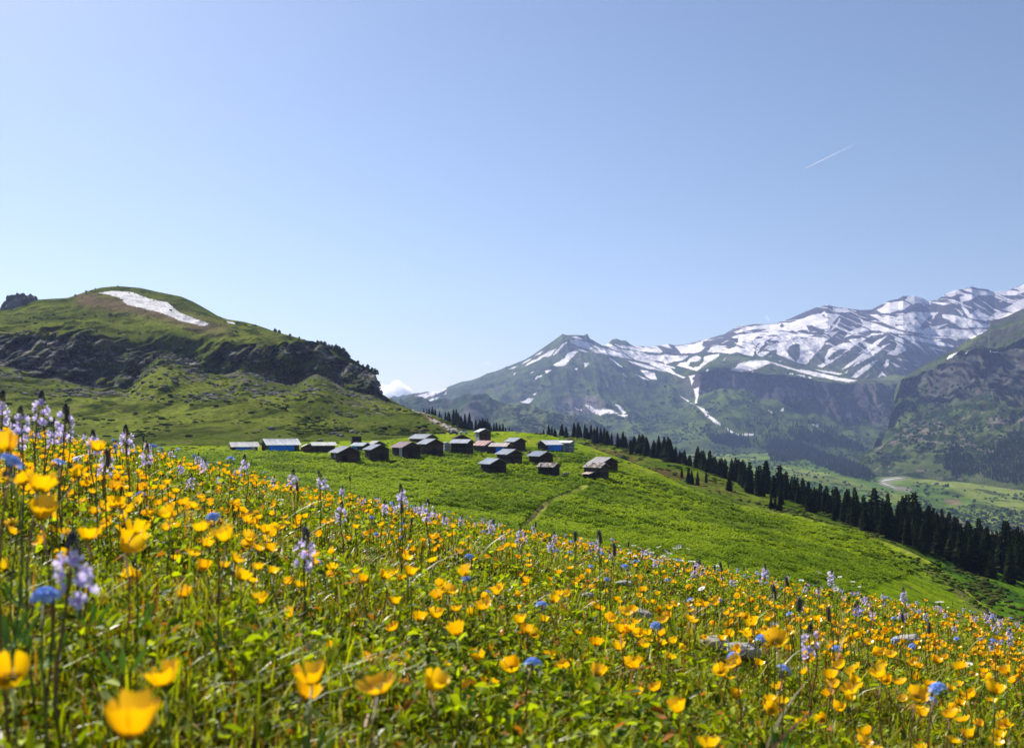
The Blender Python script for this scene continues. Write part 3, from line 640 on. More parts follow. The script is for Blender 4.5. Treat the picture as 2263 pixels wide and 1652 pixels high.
def grass():
    Vs = []; Q = []; T3 = []; Cs = []; base = 0
    def long_blades():
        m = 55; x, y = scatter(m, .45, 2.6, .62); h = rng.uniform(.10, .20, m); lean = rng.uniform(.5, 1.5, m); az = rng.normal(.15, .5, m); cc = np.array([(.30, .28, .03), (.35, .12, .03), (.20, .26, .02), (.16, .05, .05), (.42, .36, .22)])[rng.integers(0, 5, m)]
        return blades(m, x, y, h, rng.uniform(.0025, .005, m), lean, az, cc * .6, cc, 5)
    V, q, t3, C = long_blades(); Vs.append(V); Q.append(q + base); T3.append(t3 + base); Cs.append(C); base += len(V)
    for (n, y0, y1, h0, h1, w0, w1) in ((65000, .3, 1.0, .02, .065, .0022, .0048), (170000, .9, 1.8, .014, .055, .0025, .005), (150000, 1.7, 3.4, .016, .055, .003, .006), (130000, 3.3, 6.5, .02, .06, .004, .009), (60000, 6.5, 12, .03, .08, .007, .012)):
        x, y = scatter(n, y0, y1); cl = fbm(x * 5, y * 5, o=3, s=121)
        k = rng.random(n) < .55 + .9 * (cl + .35); x, y, cl = x[k], y[k], cl[k]; m = len(x)
        h = rng.uniform(h0, h1, m) * (.75 + .6 * cl) * rng.choice([1] * 13 + [1.8], m); wd = rng.uniform(w0, w1, m)
        lean = np.clip(np.abs(rng.normal(.6, .5, m)), 0, 1.8); az = rng.uniform(0, 2 * np.pi, m)
        r = rng.random(m); v = rng.uniform(.6, 1.25, m)[:, None]
        cb = np.tile((.03, .048, .003), (m, 1)) * v; ct = mixc((.22, .31, .006), (.56, .56, .012), rng.random(m)) * v  # blade bases painted darker to deepen the shade between blades
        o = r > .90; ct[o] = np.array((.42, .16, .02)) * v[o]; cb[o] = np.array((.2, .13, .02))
        o = (r > .84) & (r <= .90); ct[o] = np.array((.42, .36, .2)) * v[o]; cb[o] = np.array((.25, .22, .1))
        o = (r > .80) & (r <= .84); ct[o] = np.array((.17, .05, .04)) * v[o]
        o = r < .12; ct[o] = np.array((.26, .30, .03)) * v[o]
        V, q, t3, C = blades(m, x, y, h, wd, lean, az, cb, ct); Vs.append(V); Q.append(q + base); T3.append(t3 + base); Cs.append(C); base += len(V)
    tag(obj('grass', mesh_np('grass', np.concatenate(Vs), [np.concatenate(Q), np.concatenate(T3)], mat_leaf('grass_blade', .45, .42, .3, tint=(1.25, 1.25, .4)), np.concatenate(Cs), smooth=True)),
        'green, straw and orange tipped grass blades of the flowering meadow', 'grass', kind='stuff')
grass()
def herbs():
    """small rounded and lobed leaves close to the soil"""
    Vs = []; Fs = []; Cs = []; base = 0
    out = [(0, 0), (.3, .2), (.65, .33), (1.0, .24), (1.25, 0), (1.0, -.24), (.65, -.33), (.3, -.2)]
    for (n, y0, y1, s0, s1) in ((8000, .4, 1.1, .006, .014), (20000, 1.0, 2.2, .005, .013), (24000, 2.1, 4.2, .007, .016), (26000, 4.1, 8, .012, .024)):
        x, y = scatter(n, y0, y1); cl = fbm(x * 3.3, y * 3.3, o=3, s=131); k = rng.random(n) < .35 + 1.3 * np.clip(cl + .15, 0, 1); x, y, cl = x[k], y[k], cl[k]; m = len(x)
        sz = rng.uniform(s0, s1, m); a = rng.uniform(0, 2 * np.pi, m); up = rng.normal(.35, .7, m); z = ground_z(x, y) + rng.uniform(.004, .055, m) * (1 + cl)
        u = np.stack([np.cos(a), np.sin(a), up], -1); u /= np.linalg.norm(u, axis=1)[:, None]; s_ = np.stack([-np.sin(a), np.cos(a), rng.normal(0, .5, m)], -1); nn = np.cross(u, s_)
        P = np.stack([x, y, z], -1)
        V = np.stack([P + (u * i + s_ * j - nn * (.35 * i * i - .5 * abs(j))) * sz[:, None] for i, j in out], 1).reshape(-1, 3)
        b = np.arange(m)[:, None] * 8; Fs.append(np.concatenate([b + np.array([[0, 1, 2, 3]]), b + np.array([[0, 3, 4, 5]]), b + np.array([[0, 5, 6, 7]])]) + base); base += len(V)
        c = mixc((.06, .11, .005), (.42, .50, .012), rng.random(m) ** 1.3) * rng.uniform(.6, 1.2, m)[:, None]; r = rng.random(m); c[r > .96] = (.35, .13, .02); Vs.append(V); Cs.append(np.repeat(c, 8, 0))
    tag(obj('undergrowth', mesh_np('undergrowth', np.concatenate(Vs), [np.concatenate(Fs)], mat_leaf('herb_leaf', .42, .6, .12, tint=(1.25, 1.25, .4)), np.concatenate(Cs), smooth=True)),
        'low rounded green leaves growing between the meadow grass', 'leaves', kind='stuff')
herbs()

# ------------------------------------------------------------------ flowers
m_petal = mat_leaf('buttercup_petal', .38, .28, .55, tint=(1.0, 1.0, .3))
m_stem = mat_leaf('flower_stem', .15, .5, .3)
m_soft = mat_leaf('soft_petal', .35, .6, .2, tint=(1.1, 1.1, 1.15))
m_dark = mat_simple('dark_bud', (.035, .035, .05), .8, ns=300, lo=.4, hi=1.7)
def petal_grid(L, W, cup, curl, tipw, nu=5, nv=4, col0=(.94, .51, .003), col1=(1.0, .63, .006), notch=0.0):
    V = []; C = []
    for i in range(nu + 1):
        t = i / nu; wd = W * (.12 + .88 * math.sin(min(t * 1.35, 1.57)) ) * (1 - (1 - tipw) * max(0, t - .75) / .25)
        a = cup * min(t * 1.4, 1) + curl * t * t
        r = L * (t * math.cos(a * .5) if t else 0); z = L * t * math.sin(a * .9)
        for j in range(nv + 1):
            s = j / nv * 2 - 1; rr = r - notch * L * (1 - abs(s)) * (t ** 6)
            V.append((rr - .12 * L * s * s * t, wd * .5 * s, z + .16 * W * s * s * t)); C.append(tuple(c0 + (c1 - c0) * t for c0, c1 in zip(col0, col1)))
    Fs = [(i * (nv + 1) + j, (i + 1) * (nv + 1) + j, (i + 1) * (nv + 1) + j + 1, i * (nv + 1) + j + 1) for i in range(nu) for j in range(nv)]
    return V, Fs, C
def put(mb, V, Fs, C, M):
    n = len(mb.v); mb.v += [tuple(M @ Vector(v)) for v in V]; mb.f += [tuple(i + n for i in f) for f in Fs]; mb.c += (C if isinstance(C, list) else [C] * len(V))
def Rz(a): return Matrix.Rotation(a, 4, 'Z')
# buttercup variants, head radius about 12 mm
BC = []
for k, (cup, curl) in enumerate(((.75, .1), (1.0, .15), (1.25, .1), (.45, .2), (1.45, -.1), (.9, .25))):
    pm = []
    rs = random.Random(k)
    for q in range(5):
        mb = MB(); V, Fs, C = petal_grid(.0128 * rs.uniform(.92, 1.08), .0135 * rs.uniform(.9, 1.1), cup + rs.uniform(-.15, .15), curl + rs.uniform(-.1, .2), .72, notch=rs.uniform(0, .09))
        put(mb, V, Fs, C, Rz(q * 1.2566 + rs.uniform(-.1, .1)) @ Matrix.Translation((.0012, 0, .0006 * (q % 2))))
        pm.append(mb)
    ce = MB()
    for i in range(26):
        a = i * 2.4; r = .0034 * math.sqrt(i / 26); p = Vector((r * math.cos(a), r * math.sin(a), 0)); ce.tube([p, p * 1.7 + Vector((0, 0, .0042 - .0006 * i / 26))], [.0003, .0006], 4, (.75, .45, .02) if i > 8 else (.35, .42, .03))
    for i in range(5):
        V, Fs, C = petal_grid(.006, .0035, cup * .8, .1, .2, 3, 2, (.16, .25, .03), (.25, .28, .04)); put(ce, V, Fs, C, Rz(i * 1.2566 + .6) @ Matrix.Translation((.0008, 0, -.0012)))
    al = MB(); al.v = list(ce.v); al.f = list(ce.f); al.c = list(ce.c)
    for p in pm: al.add(p.v, p.f); al.c[-len(p.v):] = p.c
    BC.append(dict(petals=[p.mesh('petal', m_petal, True) for p in pm], centre=ce.mesh('flower_centre', m_petal, True), head=al.mesh('flower_head', m_petal, True), raw=al))
def stem_mesh(bend, r, col, n=5):
    mb = MB(); mb.tube([(bend * math.sin(math.pi * t / 6), bend * .5 * math.sin(2 * math.pi * t / 6), t / 6) for t in range(7)], [r * (1.25 - .4 * t / 6) for t in range(7)], n, col); return mb
STEMS = [stem_mesh(b, .0009, c).mesh('stem', m_stem, True) for b, c in ((.003, (.12, .15, .03)), (.008, (.16, .11, .04)), (.012, (.10, .15, .03)), (-.007, (.2, .1, .04)))]
def leaf_mb(col=(.10, .2, .02)):
    mb = MB()
    for a in (-.7, 0, .7):
        V, Fs, C = petal_grid(.03, .007, .3, .3, .3, 4, 2, col, tuple(c * 1.3 for c in col)); put(mb, V, Fs, C, Rz(a))
    return mb
LEAF = leaf_mb().mesh('leaf', m_stem, True)
def stemmed(name, x, y, ztop, label, cat, group, head_fn, scale, tilt=(0, 0), fat=1.0, leaf=False):
    """an upright flower: its base on the soil, its head at ztop"""
    zg = float(ground_z(np.array([x]), np.array([y]))[0]); h = max(ztop - zg, .03)
    rz = random.uniform(0, 6.28); t = empty(name, (x, y, zg)); tag(t, label, cat, group)
    obj('stem', STEMS[random.randrange(4)], t, (0, 0, 0), (0, 0, rz), (fat, fat, h))
    if leaf: obj('leaf', LEAF, t, (0, 0, h * .35), (0, -.4, rz))
    head_fn(t, (0, 0, h), tilt, scale); return t
def at_px(px, py, D): return ((px - CX) / F * D, D, (HY - py) / F * D)
def ground_at(px, py):
    y = np.linspace(.3, 9, 900); z = ground_z((px - CX) / F * y, y); r = HY - F * z / y
    k = int(np.argmin(np.abs(r - py))); return (px - CX) / F * y[k], float(y[k]), float(z[k])
TILT0 = (.12, -.16)     # blooms lean a little to the sun
def where(px, py):
    h = 'left' if px < 750 else ('right' if px > 1500 else 'middle')
    return h, ('along the brow' if py < np.interp(px, SIL[:, 0], SIL[:, 1]) + 60 else 'in the upper rows' if py < np.interp(px, SIL[:, 0], SIL[:, 1]) + 160 else 'in the open grass')
def wlab(fmt, x, y, z):
    h, v = where(CX + F * x / y, HY - F * z / y); return fmt % (v, {'left': 'below the rocky hill', 'middle': 'below the hamlet', 'right': 'below the spruce belt'}[h])
def rtilt(a=.35): return (random.gauss(TILT0[0], a), random.gauss(TILT0[1], a))
def bc_head(full):
    def fn(t, top, tilt, sc):
        v = BC[random.choice((0, 0, 1, 1, 2, 3, 5, 5, 4))]; rot = (tilt[0], tilt[1], random.uniform(0, 6.28))
        if full:
            h = obj('flower_head', v['centre'], t, top, rot, (sc,) * 3)
            for p in v['petals']: obj('petal', p, h)
        else: obj('flower_head', v['head'], t, top, rot, (sc,) * 3)
    return fn
NEAR = [float(v) for v in '''290 1590 120 25 1480 90 365 1490 80 690 1487 72 676 1528 62 838 1505 76 950 1503 62 1037 1517 42 995 1460 38 1042 1452 28 1011 1390 48
1130 1468 45 1250 1465 36 1215 1455 32 925 1361 34 963 1354 34 802 1329 26 640 1360 36 664 1355 30 573 1322 36 400 1308 40 275 1197 60 297 1166 50 90 1125 64 195 1178 50 375 1130 38 425 1217 36
500 1180 50 225 1117 30 265 1108 34 84 1066 62 55 1052 52 12 980 66 112 1062 50 165 1045 32 215 985 36 270 1236 28 550 1185 30 590 1168 30 1068 1335 36 990 1300 34 1148 1368 32 1163 1390 32 1052 1365 24
845 1268 30 870 1262 26 905 1262 32 1030 1262 32 1095 1305 28 970 1312 30 1370 1388 34 1392 1386 34 1410 1398 28 1345 1365 30 1378 1347 32 1366 1427 32 1410 1465 34 1455 1468 26 1420 1487 30
1625 1455 38 1592 1480 36 1715 1407 48 1742 1437 22 1780 1452 30 1835 1490 36 1882 1520 38 1948 1482 40 1958 1500 30 1988 1502 30 2025 1487 22 2022 1532 44 2115 1510 24 2195 1520 42 2225 1480 30
1500 1560 46 1720 1560 30 1565 1637 50 1605 1642 30 2100 1570 30 2142 1620 34 2210 1615 26 1840 1552 22 1078 1558 40 1930 1438 24 2120 1470 30 2065 1455 26 1660 1375 28 1310 1357 20 12 1308 40'''.split()]
NEAR = list(zip(NEAR[::3], NEAR[1::3], NEAR[2::3]))
UNIQUE = {0: 'largest, softly blurred yellow buttercup low in the left corner of the meadow', 1: 'big blurred buttercup cut by the left edge, below the blue flower head',
          2: 'blurred open buttercup between the two big corner blooms and the paired buttercups', 3: 'upper bloom of the close pair of large buttercups at bottom left of centre',
          4: 'lower bloom of the close pair of large buttercups at bottom left of centre', 5: 'large ragged double-looking buttercup at the bottom, third from the left corner',
          6: 'upright cup-shaped buttercup at the bottom with a bright glint on its right petal', 10: 'deep cup buttercup alone in open grass, above the row of big blooms',
          21: 'lower of two large overlapping buttercups on the left in the long grass', 22: 'upper of two large overlapping buttercups on the left in the long grass',
          23: 'wide yellow buttercup standing by itself near the left edge', 61: 'largest wide open buttercup right of centre beside a blue forget-me-not'}
used = []
for i, (px, py, wd) in enumerate(NEAR):
    D = 43.0 / wd; x, y, z = at_px(px, py + wd * .3, D); used.append((x, y))
    zg = float(ground_z(np.array([x]), np.array([y]))[0])
    if z < zg + .025: z = zg + .025
    lab = UNIQUE.get(i) or wlab('%s glossy yellow buttercup %%s of the meadow %%s' % ('large' if wd > 44 else 'mid-sized' if wd > 31 else 'smaller'), x, y, z)
    stemmed('buttercup', x, y, z, lab, 'flower', 'buttercups across the meadow', bc_head(wd > 27), 1.0 if wd < 100 else 1.05, rtilt(.3), 1.0, wd > 40)
# the rest of the buttercups
x, y = scatter(7600, 1.0, 9.0, .66); x2, y2 = scatter(2600, 1.0, 2.9, .66); x = np.concatenate([x, x2]); y = np.concatenate([y, y2]); cl = fbm(x * 1.1, y * 1.1, o=3, s=141); px = CX + F * x / y
k = rng.random(len(x)) < (.42 + .9 * cl + .3 * sst(1100, 200, px) - .12 * sst(1200, 1900, px) * sst(3, 5, y)) * sst(.85, 1.5, y); x, y = x[k], y[k]
o = np.argsort(y); x, y = x[o], y[o]; tops = ground_z(x, y) + np.clip(rng.normal(.062, .020, len(x)), .03, .13)
NB = 300 - len(NEAR)
for i in range(NB):
    stemmed('buttercup', float(x[i]), float(y[i]), float(tops[i]), wlab('small yellow buttercup %s of the meadow %s', float(x[i]), float(y[i]), float(tops[i])), 'flower', 'buttercups across the meadow', bc_head(False), random.uniform(.72, 1.0), rtilt(.35))
LOWP = []
for kk, cup in enumerate((.7, .95, 1.2, .5)):
    mb = MB()
    for q in range(5):
        V, Fs, C = petal_grid(.0128, .014, cup, .15, .75, 3, 2); put(mb, V, Fs, C, Rz(q * 1.2566))
    mb.tube([(0, 0, 0), (0, 0, .004)], [.001, .004], 5, (.5, .4, .02)); LOWP.append((np.array(mb.v), [np.array([f for f in mb.f if len(f) == n]) for n in (4, 5)], np.array(mb.c)))
def mass(name, x, y, top, protos, label, cat, mat, sc=(.62, 1.02), tl=.35, stem=.0012, scol=(.12, .14, .03), cvar=.12):
    Vs = []; F4 = []; F5 = []; Cs = []; b = 0; zg = ground_z(x, y)
    for i in range(len(x)):
        V, (f4, f5), C = protos[random.randrange(len(protos))]; tx, ty = rtilt(tl); a = random.uniform(0, 6.28)
        M = np.array((Matrix.Rotation(ty, 3, 'Y') @ Matrix.Rotation(tx, 3, 'X') @ Matrix.Rotation(a, 3, 'Z')) * random.uniform(*sc)); P = V @ M.T + (x[i], y[i], top[i])
        dx, dy = random.uniform(-.01, .01), random.uniform(-.01, .01)
        S = np.array([(x[i] + dx + u, y[i] + dy + v, zg[i]) for u, v in ((stem, 0), (-stem * .5, stem * .8), (-stem * .5, -stem * .8))] + [(x[i] + u, y[i] + v, top[i]) for u, v in ((stem, 0), (-stem * .5, stem * .8), (-stem * .5, -stem * .8))])
        Vs += [P, S]; Cs += [C * random.uniform(1 - cvar, 1 + cvar) * np.array((1, random.uniform(.86, 1.06), 1)), np.tile(scol, (6, 1))]; F4.append(f4 + b)
        if len(f5): F5.append(f5 + b)
        n = b + len(V); F4.append(np.array([[0, 1, 4, 3], [1, 2, 5, 4], [2, 0, 3, 5]]) + n); b = n + 6
    fs = [np.concatenate(F4)] + ([np.concatenate(F5)] if F5 else [])
    return tag(obj(name, mesh_np(name, np.concatenate(Vs), fs, mat, np.concatenate(Cs), smooth=True)), label, cat, kind='stuff')
mass('buttercups', x[NB:], y[NB:], tops[NB:], LOWP, 'hundreds of tiny yellow buttercups crowding the far brow of the meadow', 'flowers', m_petal)

# forget-me-nots
def fmn(seed):
    rs = random.Random(seed); hd = MB(); bd = MB(); s = 'x'
    for i in range(11):
        a = i * 2.4; th = .95 * math.sqrt(i / 11); n = Vector((math.sin(th) * math.cos(a), math.sin(th) * math.sin(a), math.cos(th))); M = Matrix.Translation(n * .0085 - Vector((0, 0, .006))) @ n.to_track_quat('Z', 'Y').to_matrix().to_4x4()
        b = rs.uniform(.8, 1.25)
        for q in range(5):
            V, Fs, C = petal_grid(.0038, .0034, .1, .1, .9, 2, 2, (.50, .60, .88), (.20 * b, .38 * b, .84 * b)); put(hd, V, Fs, C, M @ Rz(q * 1.2566))
        hd.tube([M @ Vector((0, 0, 0)), M @ Vector((0, 0, .0006))], .0006, 5, (.7, .6, .2))
    for i in range(7):
        a = rs.uniform(0, 6.28); p = Vector((.007 * math.cos(a), .007 * math.sin(a), -.006 - rs.uniform(0, .006))); bd.tube([p, p + Vector((0, 0, .0015)), p + Vector((0, 0, .003))], [.0006, .0013, .0004], 5, (.06, .07, .16))
    bd.tube([(0, 0, -.012), (0, 0, -.002)], .0008, 5, (.08, .09, .05))
    return hd, bd
FM = [fmn(i) for i in range(4)]; FMM = [(a.mesh('flower_head', m_soft, True), b.mesh('bud', m_stem, True)) for a, b in FM]
def fm_head(t, top, tilt, sc):
    a, b = random.choice(FMM); h = obj('flower_head', a, t, top, (tilt[0] * .6 + .25, tilt[1] * .6, random.uniform(0, 6.28)), (sc,) * 3); obj('bud', b, h)
q = [float(v) for v in '98 1312 62 25 1018 62 130 1020 30 470 1140 34 702 1240 24 1197 1334 30 1177 1461 42 1075 1527 20 1620 1447 32 1683 1408 30 2070 1517 42 2060 1545 26 1732 1476 36 1030 1277 24 1447 1380 26 2195 1415 20 450 1188 20 510 1012 20 1380 1250 20'.split()]
FL = {0: 'pale blue forget-me-not head nearest on the left, softly blurred', 1: 'blue forget-me-not cluster with dark buds at the upper left edge of the meadow', 6: 'rounded blue forget-me-not head beside buttercups, low in the middle',
      5: 'blue forget-me-not head alone in the grass right of the cup buttercup', 10: 'blue forget-me-not leaning over, low on the right side', 8: 'blue forget-me-not head in front of the large pale stone', 9: 'blue forget-me-not head touching the largest buttercup right of centre'}
for i, (px, py, wd) in enumerate(zip(q[::3], q[1::3], q[2::3])):
    D = 37.0 / wd; X_, Y_, Z_ = at_px(px, py, D); Z_ = max(Z_, float(ground_z(np.array([X_]), np.array([Y_]))[0]) + .03)
    stemmed('forget_me_not', X_, Y_, Z_, FL.get(i) or wlab('blue forget-me-not %s of the meadow %s', X_, Y_, Z_), 'flower', 'forget-me-nots in the meadow', fm_head, 1.0, rtilt(.3), 1.1)
def rand_pts(n, y0, y1, seed, base=.5, xm=.64, left=0.0, right=0.0):
    a, b = scatter(n, y0, y1, xm); p = CX + F * a / b; k = rng.random(n) < base + fbm(a * 1.3, b * 1.3, o=2, s=seed) + left * sst(1100, 100, p) + right * sst(1100, 2000, p); return a[k], b[k]
a, b = rand_pts(480, 1.6, 7.5, 151, .42)
for X_, Y_ in zip(a, b):
    stemmed('forget_me_not', float(X_), float(Y_), float(ground_z(np.array([X_]), np.array([Y_]))[0]) + random.uniform(.06, .13), wlab('tiny blue forget-me-not %s of the meadow %s', float(X_), float(Y_), float(ground_z(np.array([X_]), np.array([Y_]))[0]) + .09), 'flower', 'forget-me-nots in the meadow', fm_head, random.uniform(.8, 1.1), rtilt(.3))

# lilac speedwell spikes with dark bud tips
def spd(seed):
    rs = random.Random(seed); hd = MB(); tip = MB(); n = rs.randint(9, 13)
    for i in range(n):
        z = -.048 + .036 * i / n + rs.uniform(-.003, .003); a = i * 2.4 + rs.uniform(-.4, .4); n_ = Vector((math.cos(a), math.sin(a), .35)).normalized()
        M = Matrix.Translation(Vector((0, 0, z)) + n_ * rs.uniform(.006, .011)) @ n_.to_track_quat('Z', 'Y').to_matrix().to_4x4() @ Matrix.Rotation(rs.uniform(-.4, .4), 4, 'X'); b = rs.uniform(.85, 1.15)
        for q in range(4):
            V, Fs, C = petal_grid(.0064, .0066 if q else .0048, .35, .2, .85, 3, 2, (.42 * b, .30 * b, .70 * b), (.80 * b, .72 * b, .92)); put(hd, V, Fs, C, M @ Rz(q * 1.5708))
    for i in range(26):
        z = -.012 + .017 * (i / 26); a = i * 2.4; r = .0042 * (1 - (i / 26) ** 2 * .8); p = Vector((r * math.cos(a), r * math.sin(a), z)); tip.tube([p, p + Vector((0, 0, .0015)), p + Vector((0, 0, .0035))], [.0008, .0014, .0004], 5, (.05, .045, .085) if i % 3 else (.12, .13, .10))
    tip.tube([(0, 0, -.055), (0, 0, .003)], [.0012, .0006], 5, (.13, .12, .10))
    for i in range(10):
        z = -.054 + .04 * i / 10; a = i * 2.1; p = Vector((.001, 0, z)); tip.tube([p, p + Vector((.006 * math.cos(a), .006 * math.sin(a), .002))], [.0007, .0004], 4, (.10, .11, .09))
    return hd, tip
SP = [spd(i) for i in range(5)]; SPM = [(a_.mesh('flower_head', m_soft, True), b_.mesh('bud_tip', m_stem, True)) for a_, b_ in SP]
def sp_head(t, top, tilt, sc):
    a, b = random.choice(SPM); r = (tilt[0] * .3, tilt[1] * .3, random.uniform(0, 6.28)); obj('flower_head', a, t, top, r, (sc,) * 3); obj('bud_tip', b, t, top, r, (sc,) * 3)
q = [float(v) for v in '160 1195 .62 677 1178 1.15 92 872 1.35 145 900 1.4 278 945 1.75 240 1000 1.7 5 872 1.2 45 905 1.3 205 955 1.8 540 1008 2.3 648 1040 2.4 705 1045 2.2 755 1112 2.1 885 1075 2.0 945 1108 2.0 1215 1190 3.0 1790 1385 1.35 1690 1250 3.0 1838 1262 3.0 1995 1300 3.2 2180 1345 3.2 1090 1150 3 1150 1165 3.1 325 985 2.0 30 935 1.5 118 930 1.6'.split()]
SL = {0: 'violet speedwell spike nearest the viewer on the left, strongly blurred', 1: 'tall speedwell with pale lilac flowers and a dark bud tip left of centre', 2: 'tall lilac speedwell rising against the green hill near the left edge', 16: 'violet speedwell spike between buttercups on the right'}
for i, (px, py, D) in enumerate(zip(q[::3], q[1::3], q[2::3])):
    X_, Y_, Z_ = at_px(px, py, D)
    stemmed('speedwell', X_, Y_, Z_, SL.get(i) or wlab('taller lilac speedwell spike %s of the meadow %s', X_, Y_, Z_), 'flower', 'lilac speedwell spikes', sp_head, 1.0, rtilt(.3), 1.4)
a, b = rand_pts(700, 1.8, 8.2, 161, .20, left=.16)
for X_, Y_ in zip(a, b):
    stemmed('speedwell', float(X_), float(Y_), float(ground_z(np.array([X_]), np.array([Y_]))[0]) + random.uniform(.075, .14), wlab('pale lilac speedwell spike %s of the meadow %s', float(X_), float(Y_), float(ground_z(np.array([X_]), np.array([Y_]))[0]) + .14), 'flower', 'lilac speedwell spikes', sp_head, random.uniform(.75, 1.0), rtilt(.4), 1.2)

# dark grass spikes
def fox(seed):
    rs = random.Random(seed); m = MB(); m.tube([(0, 0, -.024), (0, 0, -.02), (.0005, 0, -.012), (0, 0, -.004), (0, 0, 0)], [.0015, .0032, .0036, .003, .001], 8, (.09, .09, .09))
    for i in range(90):
        a = i * 2.4; z = -.023 + .022 * i / 90; r = .0034; p = Vector((r * math.cos(a), r * math.sin(a), z)); m.tube([p, p + Vector((.0017 * math.cos(a), .0017 * math.sin(a), .0022))], [.0006, .0002], 3, (.16, .16, .17) if i % 2 else (.05, .045, .055), False)
    return m.mesh('spike', m_stem, True)
FX = [fox(i) for i in range(3)]
def fx_head(t, top, tilt, sc): obj('spike', random.choice(FX), t, top, (tilt[0] * .4, tilt[1] * .4, 0), (sc, sc, sc * random.uniform(.9, 1.5)))
q = [float(v) for v in '1322 1170 1.5 1271 1172 2.0 1356 1198 1.9 1708 1290 1.4 1765 1318 1.2 1830 1338 1.5 1735 1272 1.8 672 1162 1.2 88 868 1.4 148 896 1.4 276 940 1.8 205 948 2 235 990 1.3 2052 1372 2.0 1992 1352 2.2 1590 1240 2.4'.split()]
for i, (px, py, D) in enumerate(zip(q[::3], q[1::3], q[2::3])):
    X_, Y_, Z_ = at_px(px, py, D); stemmed('grass_spike', X_, Y_, Z_, 'tallest dark grey grass spike standing up before the bright slope' if i == 0 else wlab('dark grey bristly grass spike %s of the meadow %s', X_, Y_, Z_), 'grass spike', 'dark grass spikes', fx_head, .85, rtilt(.2), 1.1)
a, b = rand_pts(90, 1.8, 7, 171, .5)
for X_, Y_ in zip(a, b):
    stemmed('grass_spike', float(X_), float(Y_), float(ground_z(np.array([X_]), np.array([Y_]))[0]) + random.uniform(.12, .2), wlab('short dark grass spike %s of the meadow %s', float(X_), float(Y_), float(ground_z(np.array([X_]), np.array([Y_]))[0]) + .15), 'grass spike', 'dark grass spikes', fx_head, .7, rtilt(.3))

# daisies
dm = MB()
for i in range(17):
    V, Fs, C = petal_grid(.0105, .0036, .05, .1, .7, 3, 2, (.8, .8, .78), (.84, .84, .82)); put(dm, V, Fs, C, Rz(i * .3696) @ Matrix.Translation((.002, 0, 0)))
dc = MB(); dc.tube([(0, 0, -.001), (0, 0, .001), (0, 0, .0025)], [.0035, .0036, .0015], 10, (.5, .42, .05))
DM = dm.mesh('flower_head', m_soft, True); DC = dc.mesh('flower_centre', m_stem, True)
def da_head(t, top, tilt, sc):
    h = obj('flower_head', DM, t, top, (tilt[0], tilt[1], random.uniform(0, 6)), (sc,) * 3); obj('flower_centre', DC, h)
dp = pl('1412 1210 1430 1214 1455 1208 1470 1216 1490 1211 1500 1207 1390 1222 1402 1228 1425 1224 1440 1220 1450 1230 1465 1228 1478 1222 1520 1212 1440 1236 1460 1238 1490 1236 1408 1236 1475 1235 1505 1238 1530 1240 1380 1232 1352 1192 1400 1205 1322 1195 1808 1264 1834 1266 1855 1274 1884 1285 1770 1282 1845 1300 2075 1330 1710 1380 1530 1370 2140 1468 620 1226 780 1185 1550 1300 1585 1250 1625 1285')
for i, (px, py) in enumerate(dp):
    D = random.uniform(3.3, 4.6) if py < 1290 else random.uniform(2.2, 2.8); X_, Y_, Z_ = at_px(px, py, D); zg = float(ground_z(np.array([X_]), np.array([Y_]))[0]); Z_ = max(Z_, zg + .04)
    stemmed('daisy', X_, Y_, Z_, 'white daisy facing the viewer, largest against the green slope' if (px, py) == (1834, 1266) else wlab('white daisy %s of the meadow %s', X_, Y_, Z_), 'flower', 'white daisies', da_head, random.uniform(.85, 1.1) * (1.3 if (px, py) == (1834, 1266) else 1), (.75, 0) if (px, py) == (1834, 1266) else rtilt(.3))
a, b = rand_pts(150, 2.5, 8, 181, .25, left=.1)
for X_, Y_ in zip(a, b):
    stemmed('daisy', float(X_), float(Y_), float(ground_z(np.array([X_]), np.array([Y_]))[0]) + random.uniform(.07, .14), wlab('small white daisy %s of the meadow %s', float(X_), float(Y_), float(ground_z(np.array([X_]), np.array([Y_]))[0]) + .1), 'flower', 'white daisies', da_head, random.uniform(.7, .95), rtilt(.3))

# stones
m_stone = mat_simple('pale_stone', (.75, .68, .63), .9, ns=60, lo=.6, hi=1.25, bump=.7)
def rock_mesh(name, seed, mat, sub=3, flat=.6, amp=.35, sharp=1.5, taper=0):
    import bmesh
    bm = bmesh.new(); bmesh.ops.create_icosphere(bm, subdivisions=sub, radius=1); P = np.array([v.co[:] for v in bm.verts])
    n = fbm(P[:, 0] * sharp + seed * 5, P[:, 1] * sharp, P[:, 2] * sharp + 9, o=4, s=seed); q = np.sign(P) * np.abs(P) ** .75 * (1 + amp * n)[:, None]; q[:, 2] *= flat; q[:, :2] *= (1 - taper * np.clip(q[:, 2:3], 0, 1.2))
    for v, c in zip(bm.verts, q): v.co = c
    m = bpy.data.meshes.new(name); bm.to_mesh(m); bm.free(); m.materials.append(mat); m.polygons.foreach_set('use_smooth', [False] * len(m.polygons)); return m
